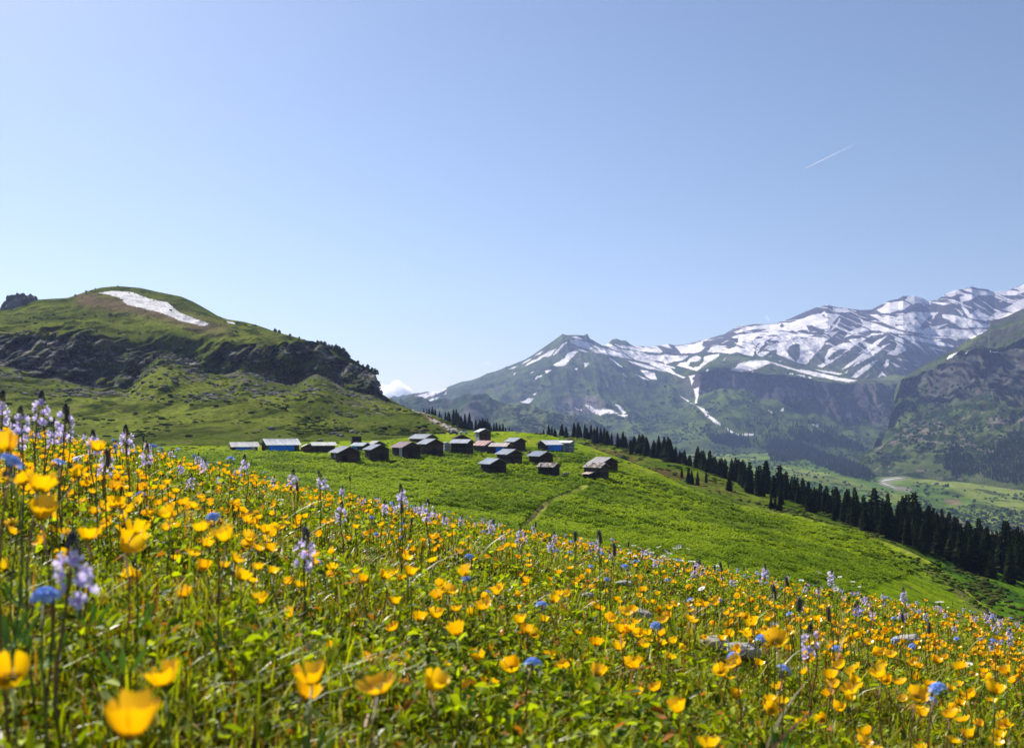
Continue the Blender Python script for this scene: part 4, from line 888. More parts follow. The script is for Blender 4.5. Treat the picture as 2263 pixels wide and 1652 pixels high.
for i, (px, py, wd, rz, lab) in enumerate(((1412, 1372, 52, -.5, 'narrow pale stone slab in the grass beside yellow buttercups'), (1640, 1462, 78, .2, 'largest pale grey stone lying in the grass behind buttercups'), (1575, 1444, 62, 0, 'low flat pale stone left of the largest stone'),
                                (2000, 1424, 60, .3, 'rounded grey stone half hidden in grass on the right'), (1378, 1298, 36, .1, 'small pale stone in the grass near the brow'), (1300, 1330, 30, 0, 'tiny pale stone between grass tufts'))):
    X_, Y_, Z_ = ground_at(px, py + 14); s = wd / F * Y_ * .5
    tag(obj('stone', rock_mesh('stone', 20 + i, m_stone, 3, .5, .4), None, (X_, Y_, Z_ + .035), (random.uniform(-.2, .2), random.uniform(-.2, .2), rz), (s, s * .6, s * .75)), lab, 'stone', 'pale stones in the meadow')

# ------------------------------------------------------------------ village
m_wood = mat_simple('dark_timber', (.05, .032, .022), .85, ns=2.5, lo=.5, hi=1.5, stretch=(1, 1, 6), attr=True)
m_roof = mat_simple('roof_sheet', (.4, .4, .42), .85, ns=1.6, lo=.55, hi=1.25, stretch=(1, 5, 1), attr=True, spec=.05)
m_base = mat_simple('rubble_wall', (.16, .14, .12), .95, ns=2.5, lo=.5, hi=1.5, bump=.6)
m_panel = mat_simple('painted_panel', (.03, .14, .42), .6, ns=1.2, lo=.75, hi=1.2, attr=True)
def jit(c, k=.2): v = random.uniform(1 - k, 1 + k); return tuple(q * v for q in c)
def hut(x0, x1, ya, yb, th, ratio, roofc, wallc, label, panel=None, pitch=26, win=(), door=None, posts=False, stony=False, base=1.0, ov=.65, name='wooden_hut', flat=False):
    cxp = (x0 + x1) / 2 * .55225; yb_ = yb * .55225; p = VIL.at(cxp, yb_); D = p.y; t_ = R(abs(th)); Wt = (x1 - x0) * .55225 * D / F; H = (yb - ya) * .55225 * D / F
    W = Wt / (math.cos(t_) + ratio * math.sin(t_)) ; W = max(W - 2 * ov * .25, 2.0) ; L = W * ratio
    rise = 0 if flat else W / 2 * math.tan(R(pitch)); Hw = max(H - rise, 1.6); off = .5 * (W * math.sin(t_) + L * math.cos(t_)); y = D + off
    root = empty(name, ((cxp - CX) / F * y, y, p.z), R(th)); tag(root, label, 'hut', 'timber huts of the hillside hamlet')
    m = MB(); n = 9
    for i in range(n):
        z0, z1 = Hw * i / n, Hw * (i + 1) / n; e = .03 * (i % 2); m.box(-W / 2 - e, W / 2 + e, -L / 2 - e, L / 2 + e, z0, z1 - .02, jit(wallc, .5))
    if not flat:
        for i in range(5):
            z0, z1 = Hw + rise * i / 5, Hw + rise * (i + 1) / 5 - .02; wq = W / 2 * (1 - (i + .75) / 5.2); m.box(-wq, wq, -L / 2 + .02 - .03 * (i % 2), L / 2 - .02, z0, z1, jit(wallc, .5))
    wall = obj('wall', m.mesh('wall', m_wood), root)
    f = MB(); f.box(-W / 2 + .06, W / 2 - .06, -L / 2 + .06, L / 2 - .06, -2.6 * base, -.01); f.box(-W / 2 - .1, W / 2 + .1, -L / 2 - .1, L / 2 + .1, -2.6 * base, -.35 * base if not posts else -1.2); obj('foundation', f.mesh('foundation', m_base), root)
    r = MB(); tp = math.tan(R(0 if flat else pitch)); hx = W / 2 + ov; hy = L / 2 + ov; n = max(4, int(2 * hy / .8))
    for sx in (-1, 1):
        for i in range(n):
            a, b = -hy + 2 * hy * i / n, -hy + 2 * hy * (i + 1) / n - .015; zt = Hw + rise + .06 + .025 * (i % 2); th_ = .07; q = []
            for xx in (0.0, hx):
                for yy in (a, b):
                    z = zt - xx * tp; q += [(sx * xx, yy, z), (sx * xx, yy, z - th_)]
            r.add(q, [(0, 2, 6, 4), (1, 5, 7, 3), (0, 4, 5, 1), (2, 3, 7, 6), (4, 6, 7, 5), (0, 1, 3, 2)], jit(roofc[i % len(roofc)] if isinstance(roofc, list) else roofc, .1))
    ro = obj('roof', r.mesh('roof', m_roof), root)
    if stony:
        g = MB()
        for i in range(70):
            sx = random.choice((-1, 1)); xx = random.uniform(.1, hx - .1); yy = random.uniform(-hy + .1, hy - .1); z = Hw + rise + .1 - xx * tp; s = random.uniform(.1, .24)
            V = [(sx * xx + s * math.cos(a) * random.uniform(.6, 1), yy + s * math.sin(a) * random.uniform(.6, 1), z + zz) for zz in (0, s * .6) for a in (0, 1.2, 2.5, 3.8, 5)]
            g.add(V, [(0, 1, 2, 3, 4)[::-1], (5, 6, 7, 8, 9)] + [(k, (k + 1) % 5, 5 + (k + 1) % 5, 5 + k) for k in range(5)], jit((.36, .32, .29), .4))
        obj('roof_stones', g.mesh('roof_stones', m_roof), ro)
    def plate(nm, face, u0, u1, z0, z1, c, mat=m_panel, th_=.05, par=None, frame=None):
        b = MB(); d = {'+x': lambda u0, u1: (W / 2 + .035, W / 2 + .035 + th_, u0 * L - L / 2, u1 * L - L / 2), '-x': lambda u0, u1: (-W / 2 - .035 - th_, -W / 2 - .035, L / 2 - u1 * L, L / 2 - u0 * L), '-y': lambda u0, u1: (u0 * W - W / 2, u1 * W - W / 2, -L / 2 - .035 - th_, -L / 2 - .035)}[face](u0, u1)
        b.box(*d, z0 * Hw, z1 * Hw, c); return obj(nm, b.mesh(nm, mat), par or root)
    for (nm, face, u0, u1, z0, z1, c) in (panel or ()): plate(nm, face, u0, u1, z0, z1, c)
    if door: 
        d_ = plate('door', *door, (.022, .016, .012), m_wood, .06)
    for wq in win:
        w_ = plate('window', *wq[:5], wq[5] if len(wq) > 5 else (.25, .33, .38), m_panel, .03)
    if posts:
        for sx in (-1, 1):
            for sy in (-1,):
                b = MB(); b.tube([(sx * (W / 2 + .5), sy * (L / 2) + 1, -1.5), (sx * (W / 2 + .5), sy * (L / 2) + 1, Hw - .1)], .08, 6, (.12, .10, .08)); obj('post', b.mesh('post', m_wood), root)
    return root
WD = (.055, .036, .026); WR = (.10, .05, .03); WG = (.075, .065, .058); BL = (.01, .22, .95); GR = (.28, .30, .33); WH = (.75, .73, .70); PK = [(.46, .29, .25), (.36, .20, .17), (.52, .42, .38)]
PALE = (.42, .47, .5); G = 'timber huts of the hillside hamlet'
hut(914, 1036, 1772, 1804, -62, 1.7, (.85, .78, .70), WD, 'low hut with cream roof and blue wall, farthest left of the hamlet', [('cladding', '+x', .12, .72, .1, .92, BL), ('cladding', '+x', .74, .9, .1, .92, (.6, .6, .58))], pitch=27)
hut(1039, 1204, 1756, 1806, -60, 1.35, (.75, .74, .73), (.07, .038, .025), 'large hut with pale roof, bright blue wall and dark left gable', [('cladding', '+x', .02, .84, .12, .95, BL)], pitch=24, door=('-y', .1, .3, 0, .7))
hut(1199, 1258, 1778, 1807, 20, 1.1, (.65, .62, .58), WR, 'small reddish brown hut beside the large blue-walled hut', pitch=24, ov=.3)
hut(1237, 1345, 1770, 1808, -64, 1.8, (.75, .71, .66), WD, 'long dark hut with whitish roof right of the small reddish hut', pitch=22, door=('+x', .1, .25, 0, .8))
hut(1400, 1448, 1746, 1778, 20, 1, (.03, .025, .025), (.03, .022, .02), 'small black flat-topped shed standing behind the left huts', flat=True, ov=.1)
hut(1463, 1546, 1764, 1800, 30, 1.1, (.40, .38, .36), WR, 'reddish brown gabled hut behind the second dark barn from the left', pitch=26)
hut(1404, 1484, 1771, 1800, 55, 1.5, (.42, .45, .48), WD, 'low hut with light roof and blue tarpaulin, wedged between dark barns', [('cladding', '-x', .1, .5, .1, .9, BL)], pitch=25)
hut(1314, 1447, 1786, 1853, 30, 1.15, GR, WD, 'dark barn with grey roof and one pale window, foremost on the left', win=[('-x', .45, .6, .45, .75)], door=('-y', .15, .4, .02, .7), posts=True, base=1.2)
hut(1452, 1560, 1778, 1846, 30, 1.15, (.24, .27, .31), (.045, .03, .022), 'dark barn with blue-grey roof, second of the front row from the left', door=('-y', .5, .75, .02, .7), posts=True, base=1.2)
hut(1562, 1688, 1767, 1836, 33, 1.2, [(.28, .20, .21), (.22, .15, .17), (.32, .27, .28)], WD, 'brown barn with pinkish roof and upright white boards by its door', [('board', '-x', .72, .84, .15, .95, PALE), ('board', '-x', .88, .97, .15, .95, PALE)], door=('-y', .3, .55, .02, .65), base=1.2)
hut(1632, 1756, 1737, 1776, 40, 1.7, (.30, .325, .36), WR, 'long hut with broad grey roof behind the pink-roofed barn', pitch=26)
hut(1667, 1778, 1755, 1824, 30, 1.2, (.30, .325, .36), WD, 'big dark barn with light grey roof in the middle of the hamlet', door=('-y', .35, .55, .02, .6), win=[('-y', .7, .8, .5, .75, (.06, .06, .06))], base=1.2)
hut(1772, 1801, 1767, 1805, 25, 1, (.6, .57, .53), (.30, .32, .33), 'narrow grey shed with pale roof between two dark barns', pitch=12, ov=.15)
hut(1806, 1882, 1741, 1768, 12, .8, (.05, .04, .035), (.045, .028, .02), 'low brown hut with black roof and one pale window', pitch=25, win=[('-y', .15, .42, .3, .85, (.45, .55, .5))])
hut(1800, 1897, 1757, 1820, 60, 1.5, (.42, .44, .47), (.045, .03, .022), 'dark barn whose broad light roof slopes toward the meadow', pitch=25, door=('-x', .3, .45, .02, .6), base=1.2)
hut(1898, 1966, 1714, 1770, 24, 1.0, (.5, .52, .54), (.055, .026, .022), 'tall dark red barn standing alone at the top of the hamlet', [('cladding', '-x', .05, .95, .05, .95, (.3, .32, .34))], pitch=24, base=1.2)
hut(1889, 1994, 1764, 1812, 38, 1.25, PK, (.08, .055, .045), 'weathered hut with rusty pink roof right of the light-roofed barn', pitch=27)
hut(1958, 2049, 1772, 1818, 62, 1.5, [(.52, .42, .38), (.56, .5, .46)], (.05, .03, .022), 'hut with pinkish white roof and blue lower wall', [('cladding', '-x', .35, .9, .1, .85, BL)], pitch=25)
hut(2020, 2105, 1752, 1805, 34, 1.2, (.30, .325, .36), WD, 'dark hut with grey roof behind the pinkish white roof', pitch=26, base=1.1)
hut(1983, 2092, 1797, 1859, 32, 1.2, (.26, .29, .34), WD, 'dark barn with smooth blue-grey roof below the blue-walled hut', door=('-y', .2, .4, .02, .7), base=1.2)
hut(1918, 2029, 1835, 1894, 30, 1.15, (.26, .29, .34), (.04, .03, .026), 'lowest dark barn, alone in the green below the hamlet', door=('-y', .35, .62, .02, .72), base=1.2)
hut(2112, 2215, 1805, 1858, 33, 1.2, (.21, .24, .30), (.055, .032, .022), 'brown plank barn with slate blue roof above the stone-covered roof', door=('-y', .1, .25, .02, .7), base=1.2)
hut(2147, 2250, 1761, 1805, -55, 1.3, (.9, .87, .83), (.07, .05, .04), 'hut with wide white roof and blue wall at the right end', [('cladding', '+x', .1, .98, .12, .92, BL), ('board', '+x', .2, .5, .3, .6, (.35, .42, .6))], pitch=26)
hut(2216, 2301, 1763, 1807, 58, 1.6, (.85, .85, .85), (.24, .26, .28), 'grey sheet-metal hut with white roof, farthest right of the upper row', [('cladding', '-x', .3, .45, .05, .95, (.5, .55, .6)), ('cladding', '-x', .55, .72, .05, .95, (.38, .41, .45))], pitch=16)
hut(2149, 2242, 1853, 1907, 55, 1.4, [(.36, .31, .28), (.24, .2, .18), (.42, .37, .33)], (.035, .026, .022), 'low black hut with stone-weighted shingle roof, standing by itself', pitch=25, stony=True, ov=.5)
hut(2357, 2473, 1830, 1884, 30, 1.15, [(.30, .28, .28), (.36, .33, .33)], (.055, .036, .027), 'grey-roofed barn farthest right, behind the stone-weighted hut', door=('-y', .35, .6, .3, .9), base=1.2)
h_ = hut(2333, 2438, 1853, 1915, 52, 1.2, [(.36, .31, .28), (.24, .2, .18), (.42, .37, .33)], (.045, .035, .03), 'stone-weighted hut with a small lean-to, lowest on the right', pitch=25, stony=True, ov=.4, posts=True)
b = MB(); b.box(-1.4, 1.3, -.9, .9, -2.5, 1.2, (.04, .03, .025)); ln = obj('lean_to', b.mesh('lean_to', m_wood), h_, (-3.3, .2, 0))
b = MB(); b.add([(-1.9, -1.2, 1.25), (1.2, -1.2, 1.75), (1.2, 1.3, 1.75), (-1.9, 1.3, 1.25), (-1.9, -1.2, 1.32), (1.2, -1.2, 1.82), (1.2, 1.3, 1.82), (-1.9, 1.3, 1.32)], [(0, 3, 2, 1), (4, 5, 6, 7), (0, 1, 5, 4), (1, 2, 6, 5), (2, 3, 7, 6), (3, 0, 4, 7)], (.5, .38, .34)); obj('roof', b.mesh('roof', m_roof), ln)

# boulders and rubble
m_rock = mat_simple('grey_rock', (.10, .095, .10), .9, ns=1.5, lo=.6, hi=1.5, bump=.5)
m_rock2 = mat_simple('pale_rubble', (.42, .36, .29), .9, ns=3, lo=.6, hi=1.3, bump=.5)
RM = [rock_mesh('boulder', i, m_rock, 2, .7, .4) for i in range(4)]
BP = ((1340, 1737, 26), (1352, 1743, 22), (1367, 1746, 22), (1318, 1739, 16), (1279, 1752, 22), (1410, 1730, 24), (1424, 1734, 16), (1446, 1737, 14), (1085, 1718, 30), (1046, 1721, 9), (882, 1802, 10), (953, 1693, 10), (1242, 1689, 12), (2140, 1828, 18), (2118, 1812, 20), (2105, 1822, 16), (2265, 1900, 26), (2250, 1905, 16), (2920, 2095, 22), (2948, 2108, 14), (3786, 2238, 26))
for i, (fx, fy, wd) in enumerate(BP):
    px, py = fx * .55225, fy * .55225; p = (SPU if fx > 3500 else HILL if py < 965 else VIL).at(px, py); s = wd * .55225 * .5 * p.y / F
    lab = 'largest lone grey boulder on the pasture above the cream-roofed hut' if i == 8 else ('grey boulder at the edge of the spruce belt on the right' if i == 20 else 'dark grey boulder on the grass around the hamlet')
    tag(obj('boulder', random.choice(RM), None, (p.x, p.y, p.z + s * .25), (0, 0, random.uniform(0, 6)), (s, s * .8, s * .8)), lab, 'boulder', 'boulders around the hamlet')
def rubble(pts, n, wpx, s0, s1, T, name, label, mat):
    Vs = []; Fs = []; b = 0
    base = np.array([v.co[:] for v in rock_mesh('tmp', 3, mat, 1, .7, .5).vertices]); tri = np.array([list(p.vertices) for p in bpy.data.meshes['tmp'].polygons])
    for i in range(n):
        k = random.randrange(len(pts) - 1); t = random.random(); px = pts[k][0] * (1 - t) + pts[k + 1][0] * t + random.gauss(0, wpx); py = pts[k][1] * (1 - t) + pts[k + 1][1] * t + random.gauss(0, wpx * .5)
        p = T.at(px, py); s = random.uniform(s0, s1); Vs.append(base * np.array((s * random.uniform(.6, 1.4), s, s * .7)) + np.array(p)); Fs.append(tri + b); b += len(base)
    tag(obj(name, mesh_np(name, np.concatenate(Vs), [np.concatenate(Fs)], mat, smooth=False)), label, 'rubble', kind='stuff')
rubble(pl('918 895 935 912 955 928 975 938 1000 950 1010 954'), 260, 3.2, .4, 1.5, HILL, 'rubble', 'pale rubble running down the shoulder behind the hamlet', m_rock2)
rubble(pl('1165 1003 1180 1008 1190 1015 1175 1012'), 90, 4, .15, .5, VIL, 'rubble', 'loose pale stones between the right-hand huts', m_rock2)

def speckle(name, label, T, n, pxr, tr, s0, s1, flat, c0, c1, mat, seed, prob=None):
    base = np.array([v.co[:] for v in rock_mesh('tmp2', 5, mat, 1, .8, .5).vertices]); tri = np.array([list(p.vertices) for p in bpy.data.meshes['tmp2'].polygons]); Vs = []; Fs = []; Cs = []; b = 0
    rows = np.where((T.T[:T.nf, 0] >= tr[0]) & (T.T[:T.nf, 0] <= tr[1]))[0]
    R_ = rng.integers(rows[0], rows[-1] + 1, n); C_ = rng.integers(np.searchsorted(T.px0, pxr[0]), np.searchsorted(T.px0, pxr[1]), n)
    X, Y, Z, PX, PY = (A[R_, C_] for A in (T.X, T.Y, T.Z, T.PX, T.PY)); k = rng.random(n) < (prob(X, Y, Z, PX, PY, T.T[R_, C_]) if prob else 1)
    for x, y, z in zip(X[k], Y[k], Z[k]):
        s = random.uniform(s0, s1) * random.choice((1, 1, 1.6)); a = random.uniform(0, 6.28); M = np.array([[math.cos(a), -math.sin(a), 0], [math.sin(a), math.cos(a), 0], [0, 0, 1]])
        Vs.append((base * np.array((s * random.uniform(.8, 1.8), s, s * flat))) @ M.T + (x + random.gauss(0, .4), y, z)); Fs.append(tri + b); b += len(base); t = random.random(); Cs.append(np.tile([p * (1 - t) + q * t for p, q in zip(c0, c1)], (len(base), 1)))
    tag(obj(name, mesh_np(name, np.concatenate(Vs), [np.concatenate(Fs)], mat, np.concatenate(Cs), smooth=False)), label, name.rstrip('s'), kind='stuff')
m_spk = mat_leaf('tussock', .1, .95, 0.0)
speckle('scree', 'grey broken stones strewn below and among the cliffs of the left hill', HILL, 9000, (-100, 850), (1.2, 3.1), .35, 1.2, .7, (.08, .075, .07), (.32, .29, .25), m_spk, 1, lambda X, Y, Z, PX, PY, T: .06 + .9 * sst(.05, .4, fbm(X / 22, Y / 30, Z / 12, o=4, s=301)))
speckle('tussocks', 'dark grass tussocks and low shrubs dotting the left hill pasture', HILL, 9000, (-100, 1000), (.25, 3.95), .3, 1.0, .8, (.02, .032, .008), (.07, .095, .02), m_spk, 2, lambda X, Y, Z, PX, PY, T: .05 + .9 * sst(.0, .4, fbm(X / 30, Y / 40, Z / 15, o=4, s=302)))
speckle('tussocks', 'low dark tussocks and weeds on the plateau and slope edge behind the hamlet', VIL, 4000, (300, 2262), (3.2, 5), .15, .5, .8, (.03, .05, .008), (.09, .13, .02), m_spk, 3, lambda X, Y, Z, PX, PY, T: .08 + .9 * sst(.05, .4, fbm(X / 12, Y / 25, o=4, s=303)))
speckle('tussocks', 'small shrubs on the brown slope in front of the spruce belt', SPU, 4500, (1180, 2262), (.2, 1), .2, .8, .8, (.025, .04, .008), (.08, .085, .02), m_spk, 4, lambda X, Y, Z, PX, PY, T: .08 + .9 * sst(.05, .4, fbm(X / 12, Y / 25, o=4, s=304)))
# ------------------------------------------------------------------ spruces
m_spr = mat_leaf('spruce_needles', .12, .9, .03); m_bark = mat_simple('bark', (.06, .045, .035), .9, ns=8, lo=.6, hi=1.4)
def spruce(seed, rad=.15, lev=40):
    rs = random.Random(seed); V = []; Fs = []; C = []
    for i in range(lev):
        t = i / lev; z = .04 + .95 * t; r = rad * ((1 - t) ** .62) * (.75 + .25 * min(1, t * 5)) * rs.uniform(.7, 1.15) + .006; nb = max(5, int(13 * (1 - t) + 4)); a0 = rs.uniform(0, 6.28)
        for k in range(nb):
            a = a0 + 6.2832 * k / nb + rs.uniform(-.25, .25); rr = r * rs.uniform(.65, 1.2); dz = -rs.uniform(.25, .6) * rr; g = rs.uniform(.7, 1.3); c = (.011 * g, .019 * g, .006 * g) if rs.random() < .8 else (.022, .03, .008)
            for w_, l in ((.32, 1.0), (.26, .7)):
                ca, sa = math.cos(a), math.sin(a); n = len(V); hw = w_ * rr; L_ = l * rr; e = rs.uniform(-.012, .012)
                V += [(0, 0, z), (ca * L_ * .55 - sa * hw, sa * L_ * .55 + ca * hw, z + dz * .4 - .018 + e), (ca * L_, sa * L_, z + dz + .01), (ca * L_ * .55 + sa * hw, sa * L_ * .55 - ca * hw, z + dz * .4 - .018 - e), (ca * L_ * .6, sa * L_ * .6, z + dz * .35 + .008)]
                Fs += [(n, n + 1, n + 4), (n + 1, n + 2, n + 4), (n + 2, n + 3, n + 4), (n + 3, n, n + 4)]; C += [c] * 5
                a += rs.uniform(-.2, .2)
    return mesh_np('crown', V, [np.array(Fs)], m_spr, np.array(C), smooth=False)
CR = [spruce(i, r) for i, r in enumerate((.14, .17, .2, .155, .24, .13))]
tr = MB(); tr.tube([(0, 0, -.05), (0, 0, .3), (0, 0, .95)], [.014, .011, .002], 6, (.06, .045, .035)); TRM = tr.mesh('trunk', m_bark, True)
def tree(px, ytop, ybase, T, label, group, D=None, wide=1.0):
    p = T.at(px, ybase) if D is None else T.atD(px, D)
    h = (ybase - ytop) / F * p.y if D is None else (HY - ytop) / F * p.y - p.z
    h = max(h, 2.0) * 1.03; wide = wide * 1.18; t = empty('spruce_tree', (p.x, p.y, p.z), random.uniform(0, 6.28)); tag(t, label, 'tree', group); s = h * random.uniform(.9, 1.15) * wide
    obj('crown', random.choice(CR), t, None, None, (s, s, h)); obj('trunk', TRM, t, None, None, (h, h, h))
q = pl('936 898 936 907 943 898 943 909 948 897 948 911 955 895 955 914 961 900 961 916 971 902 971 918 976 912 976 921 984 907 984 925 991 904 991 927 1002 902 1002 935 1008 902 1008 938 1013 912 1013 945 1018 918 1018 950 1027 913 1027 953 1037 912 1037 955 1043 930 1043 955 1051 926 1051 956 1056 935 1056 956 1060 926 1060 956 1066 923 1066 956 1072 925 1072 956 1077 925 1077 956 1082 934 1082 957 1091 934 1091 957 1097 933 1097 957 1104 937 1104 957 1111 934 1111 957 1117 943 1117 957 1125 942 1125 958 1131 947 1131 958 1150 951 1150 959')
for (a, y0), (_, y1) in zip(q[::2], q[1::2]):
    tree(a, y0, y1, SPU, 'dark spruce of the far group behind the red barn' if a < 1140 else 'lone tiny spruce on the plateau edge between the two tree groups', 'spruces behind the hamlet', wide=1.25)
q = pl('1201 945 1201 957 1212 934 1212 957 1219 938 1219 958 1241 934 1241 960 1252 949 1252 961 1268 933 1268 965 1277 932 1277 966 1281 940 1281 966 1292 935 1292 968 1296 943 1296 968 1306 938 1306 972 1312 944 1312 974 1319 941 1319 976 1327 944 1327 978 1335 944 1335 980 1341 950 1341 982 1351 956 1351 984 1364 955 1364 986 1376 952 1376 988 1382 961 1382 990 1392 970 1392 995 1401 962 1401 998 1412 959 1412 1002 1419 959 1419 1003 1428 964 1428 1006 1441 980 1441 1010 1455 962 1455 1012 1467 964 1467 1014 1476 964 1476 1016 1481 971 1481 1018')
for (a, y0), (_, y1) in zip(q[::2], q[1::2]): tree(a, y0, y1, SPU, 'dark spruce in the row on the plateau rim behind the right-hand huts', 'spruces on the plateau rim', wide=1.3)
q = pl('1506 1029 1506 1055 1521 1031 1521 1067 1528 1038 1528 1068 1541 1041 1541 1072 1560 1040 1560 1066 1611 1043 1611 1084 1652 1048 1652 1088 1703 1092 1703 1124 1712 1098 1712 1126 1722 1100 1722 1128')
for (a, y0), (_, y1) in zip(q[::2], q[1::2]): tree(a, y0, y1, SPU, 'spruce standing apart on the slope in front of the dark belt', 'spruces in front of the belt')
TOPX = pl('1480 975 1510 992 1545 985 1560 985 1590 1010 1625 1005 1660 1018 1690 1015 1715 1040 1728 1028 1745 1045 1770 1055 1790 1052 1830 1080 1860 1072 1900 1090 1940 1085 1975 1105 2010 1095 2050 1110 2080 1115 2120 1140 2160 1150 2190 1165 2220 1155 2262 1160 2320 1175'); TOPX = np.array(TOPX)
SP_ = np.array([(a, c) for a, b, c in SPUR]); SB_ = np.array([(a, b) for a, b, c in SPUR])
random.seed(21)
for i in range(34):
    px = random.uniform(1205, 1485); pts = np.array([(a, b) for a, b in zip((1205, 1260, 1320, 1376, 1430, 1485), (947, 940, 944, 958, 966, 975))]); yt = float(np.interp(px, pts[:, 0], pts[:, 1])) + random.uniform(0, 12); yb = float(np.interp(px, [a for a, b, c in SPUR], [b for a, b, c in SPUR])) + random.uniform(-1, 5)
    tree(px, yt, yb, SPU, 'dark spruce in the row on the plateau rim behind the right-hand huts', 'spruces on the plateau rim', wide=1.25)
for i in range(205):
    lay = i % 3; u_ = (i // 3 + random.uniform(-.45, .45)) / 68; px = 1455 + 850 * (u_ ** .9); yt = float(np.interp(px, TOPX[:, 0], TOPX[:, 1])); D0 = float(np.interp(px, SP_[:, 0], SP_[:, 1])); yb = float(np.interp(px, SB_[:, 0], SB_[:, 1]))
    dd = (random.uniform(-26, 0) if px > 1640 else random.uniform(-4, 4), random.uniform(0, 22), random.uniform(20, 60))[lay]
    p = SPU.atD(px, D0 + dd); hmax = (HY - yt) / F * p.y - p.z; h = hmax * (random.uniform(.62, .85), random.uniform(.78, 1.0), random.uniform(.9, 1.08))[lay] * random.uniform(.9, 1.0)
    if dd < 0 and px < 1700 and random.random() < .6: h *= .7
    yt2 = HY - F * (p.z + h) / p.y
    tree(px, yt2, 0, SPU, 'dark spruce, %s of the dense belt, %s' % (('front row', 'middle row', 'back row')[lay], 'near the right edge' if px > 2080 else 'below the green valley fields' if px > 1880 else 'above the smooth bright slope' if px > 1690 else 'beside the brown slope'), 'spruces of the dense belt', D=D0 + dd, wide=random.uniform(.85, 1.1))

# bushes and small broadleaf trees
m_bush = mat_leaf('bush_leaf', .35, .6, .25, tint=(1.1, 1.15, .7))
def bush_mesh(name, seed, c0, c1, n=420, flat=.75):
    r_ = np.random.default_rng(seed); d = r_.normal(size=(n, 3)); d /= np.linalg.norm(d, axis=1)[:, None]; d[:, 2] = np.abs(d[:, 2]) * 1.0 - .1
    rad = (.75 + .35 * fbm(d[:, 0] * 2, d[:, 1] * 2, d[:, 2] * 2, o=3, s=seed)) * r_.uniform(.6, 1, n) ** .4; P = d * rad[:, None]; P[:, 2] *= flat
    a = r_.normal(size=(n, 3)); a /= np.linalg.norm(a, axis=1)[:, None]; b = np.cross(a, d); s = r_.uniform(.07, .15, n)[:, None]
    V = np.stack([P - a * s, P - b * s, P + a * s, P + b * s], 1).reshape(-1, 3); c = mixc(c0, c1, r_.random(n)); return mesh_np(name, V, [np.arange(4 * n).reshape(-1, 4)], m_bush, np.repeat(c, 4, 0), smooth=False)
BG = [bush_mesh('foliage', i, (.03, .06, .012), (.07, .11, .025)) for i in range(3)]; BB = [bush_mesh('foliage', 9 + i, (.06, .045, .02), (.12, .09, .035)) for i in range(2)]; TC = [bush_mesh('crown', 20 + i, (.022, .035, .014), (.05, .065, .025), 500, 1.25) for i in range(3)]
def bush(fx, fy, wd, T, kind, label):
    px, py = fx, fy; p = T.at(px, py); s = wd * .5 * p.y / F
    tag(obj('bush', random.choice(BG if kind else BB), None, (p.x, p.y, p.z), (0, 0, random.uniform(0, 6)), (s, s * .9, s * (.8 if kind else .5))), label, 'bush', 'bushes around the plateau')
bush(880, 905, 24, HILL, 1, 'round dark green bush on the hill shoulder above the rubble')
bush(936, 952, 38, HILL, 0, 'low brown shrub mound at the foot of the hill shoulder')
bush(974, 952, 30, VIL, 0, 'low brown shrub mound beside the pale rubble')
bush(1184, 959, 16, VIL, 1, 'small green bush on the plateau rim'); bush(1193, 959, 24, VIL, 0, 'brown shrub patch right beside the small green bush on the rim'); bush(1258, 972, 32, VIL, 0, 'flat brown shrub patch on the grass below the spruce row')
bush(1375, 1012, 30, SPU, 1, 'green shrub on the brown slope right of the plateau'); bush(1395, 1025, 26, SPU, 1, 'lower green shrub on the brown slope'); bush(1345, 1010, 26, SPU, 0, 'brown shrub on the slope behind the huts')
bush(2140, 1240, 14, SPU, 1, 'small bush beside the boulder at the spruce edge')
TT = MB(); TT.tube([(0, 0, -.3), (0, 0, .6)], [.06, .04], 6); TTM = TT.mesh('trunk', m_bark)
for i, (px, py, hp) in enumerate(((607, 736, 9), (616, 737, 8), (640, 744, 6), (700, 760, 9), (708, 762, 12), (716, 764, 13), (724, 768, 10), (732, 772, 12), (741, 776, 18), (749, 782, 15), (757, 787, 17), (764, 792, 12), (800, 810, 6), (811, 815, 9), (820, 822, 8), (828, 830, 15), (834, 842, 10), (836, 858, 10), (841, 868, 9), (5, 684, 9), (12, 684, 7), (165, 658, 5), (190, 648, 5), (210, 640, 4), (260, 634, 4), (770, 800, 9), (790, 812, 7), (660, 752, 5))):
    c = int(np.clip(np.searchsorted(HILL.px0, px), 1, len(HILL.px0) - 1)); k = HILL.nf - 3; p = Vector((HILL.X[k, c], HILL.Y[k, c], HILL.Z[k, c])); h = hp * 1.5 * p.y / F; t = empty('shrubby_tree', p, random.uniform(0, 6))
    tag(t, 'small dark tree on the edge of the left hill against the sky', 'tree', 'small trees along the cliff edge'); s = h * .55
    obj('crown', random.choice(TC), t, (0, 0, h * .04), None, (s * .75, s * .75, s * 1.0)); obj('trunk', TTM, t, None, None, (h * .6, h * .6, h))
# crag on the skyline
p = HILL.atD(50, 880); s = 40 * 880 / F
tag(obj('crag', rock_mesh('crag', 77, mat_simple('crag_rock', (.13, .12, .12), .95, ns=.15, lo=.5, hi=1.5, bump=.8), 5, 1.0, .7, 2.1, .42), None, ((48 - CX) / F * 872, 872, (HY - 684) / F * 872), (0, -.1, 0), (s, s * .8, s * .92)), 'dark rocky crag on the skyline at the far left', 'rock')
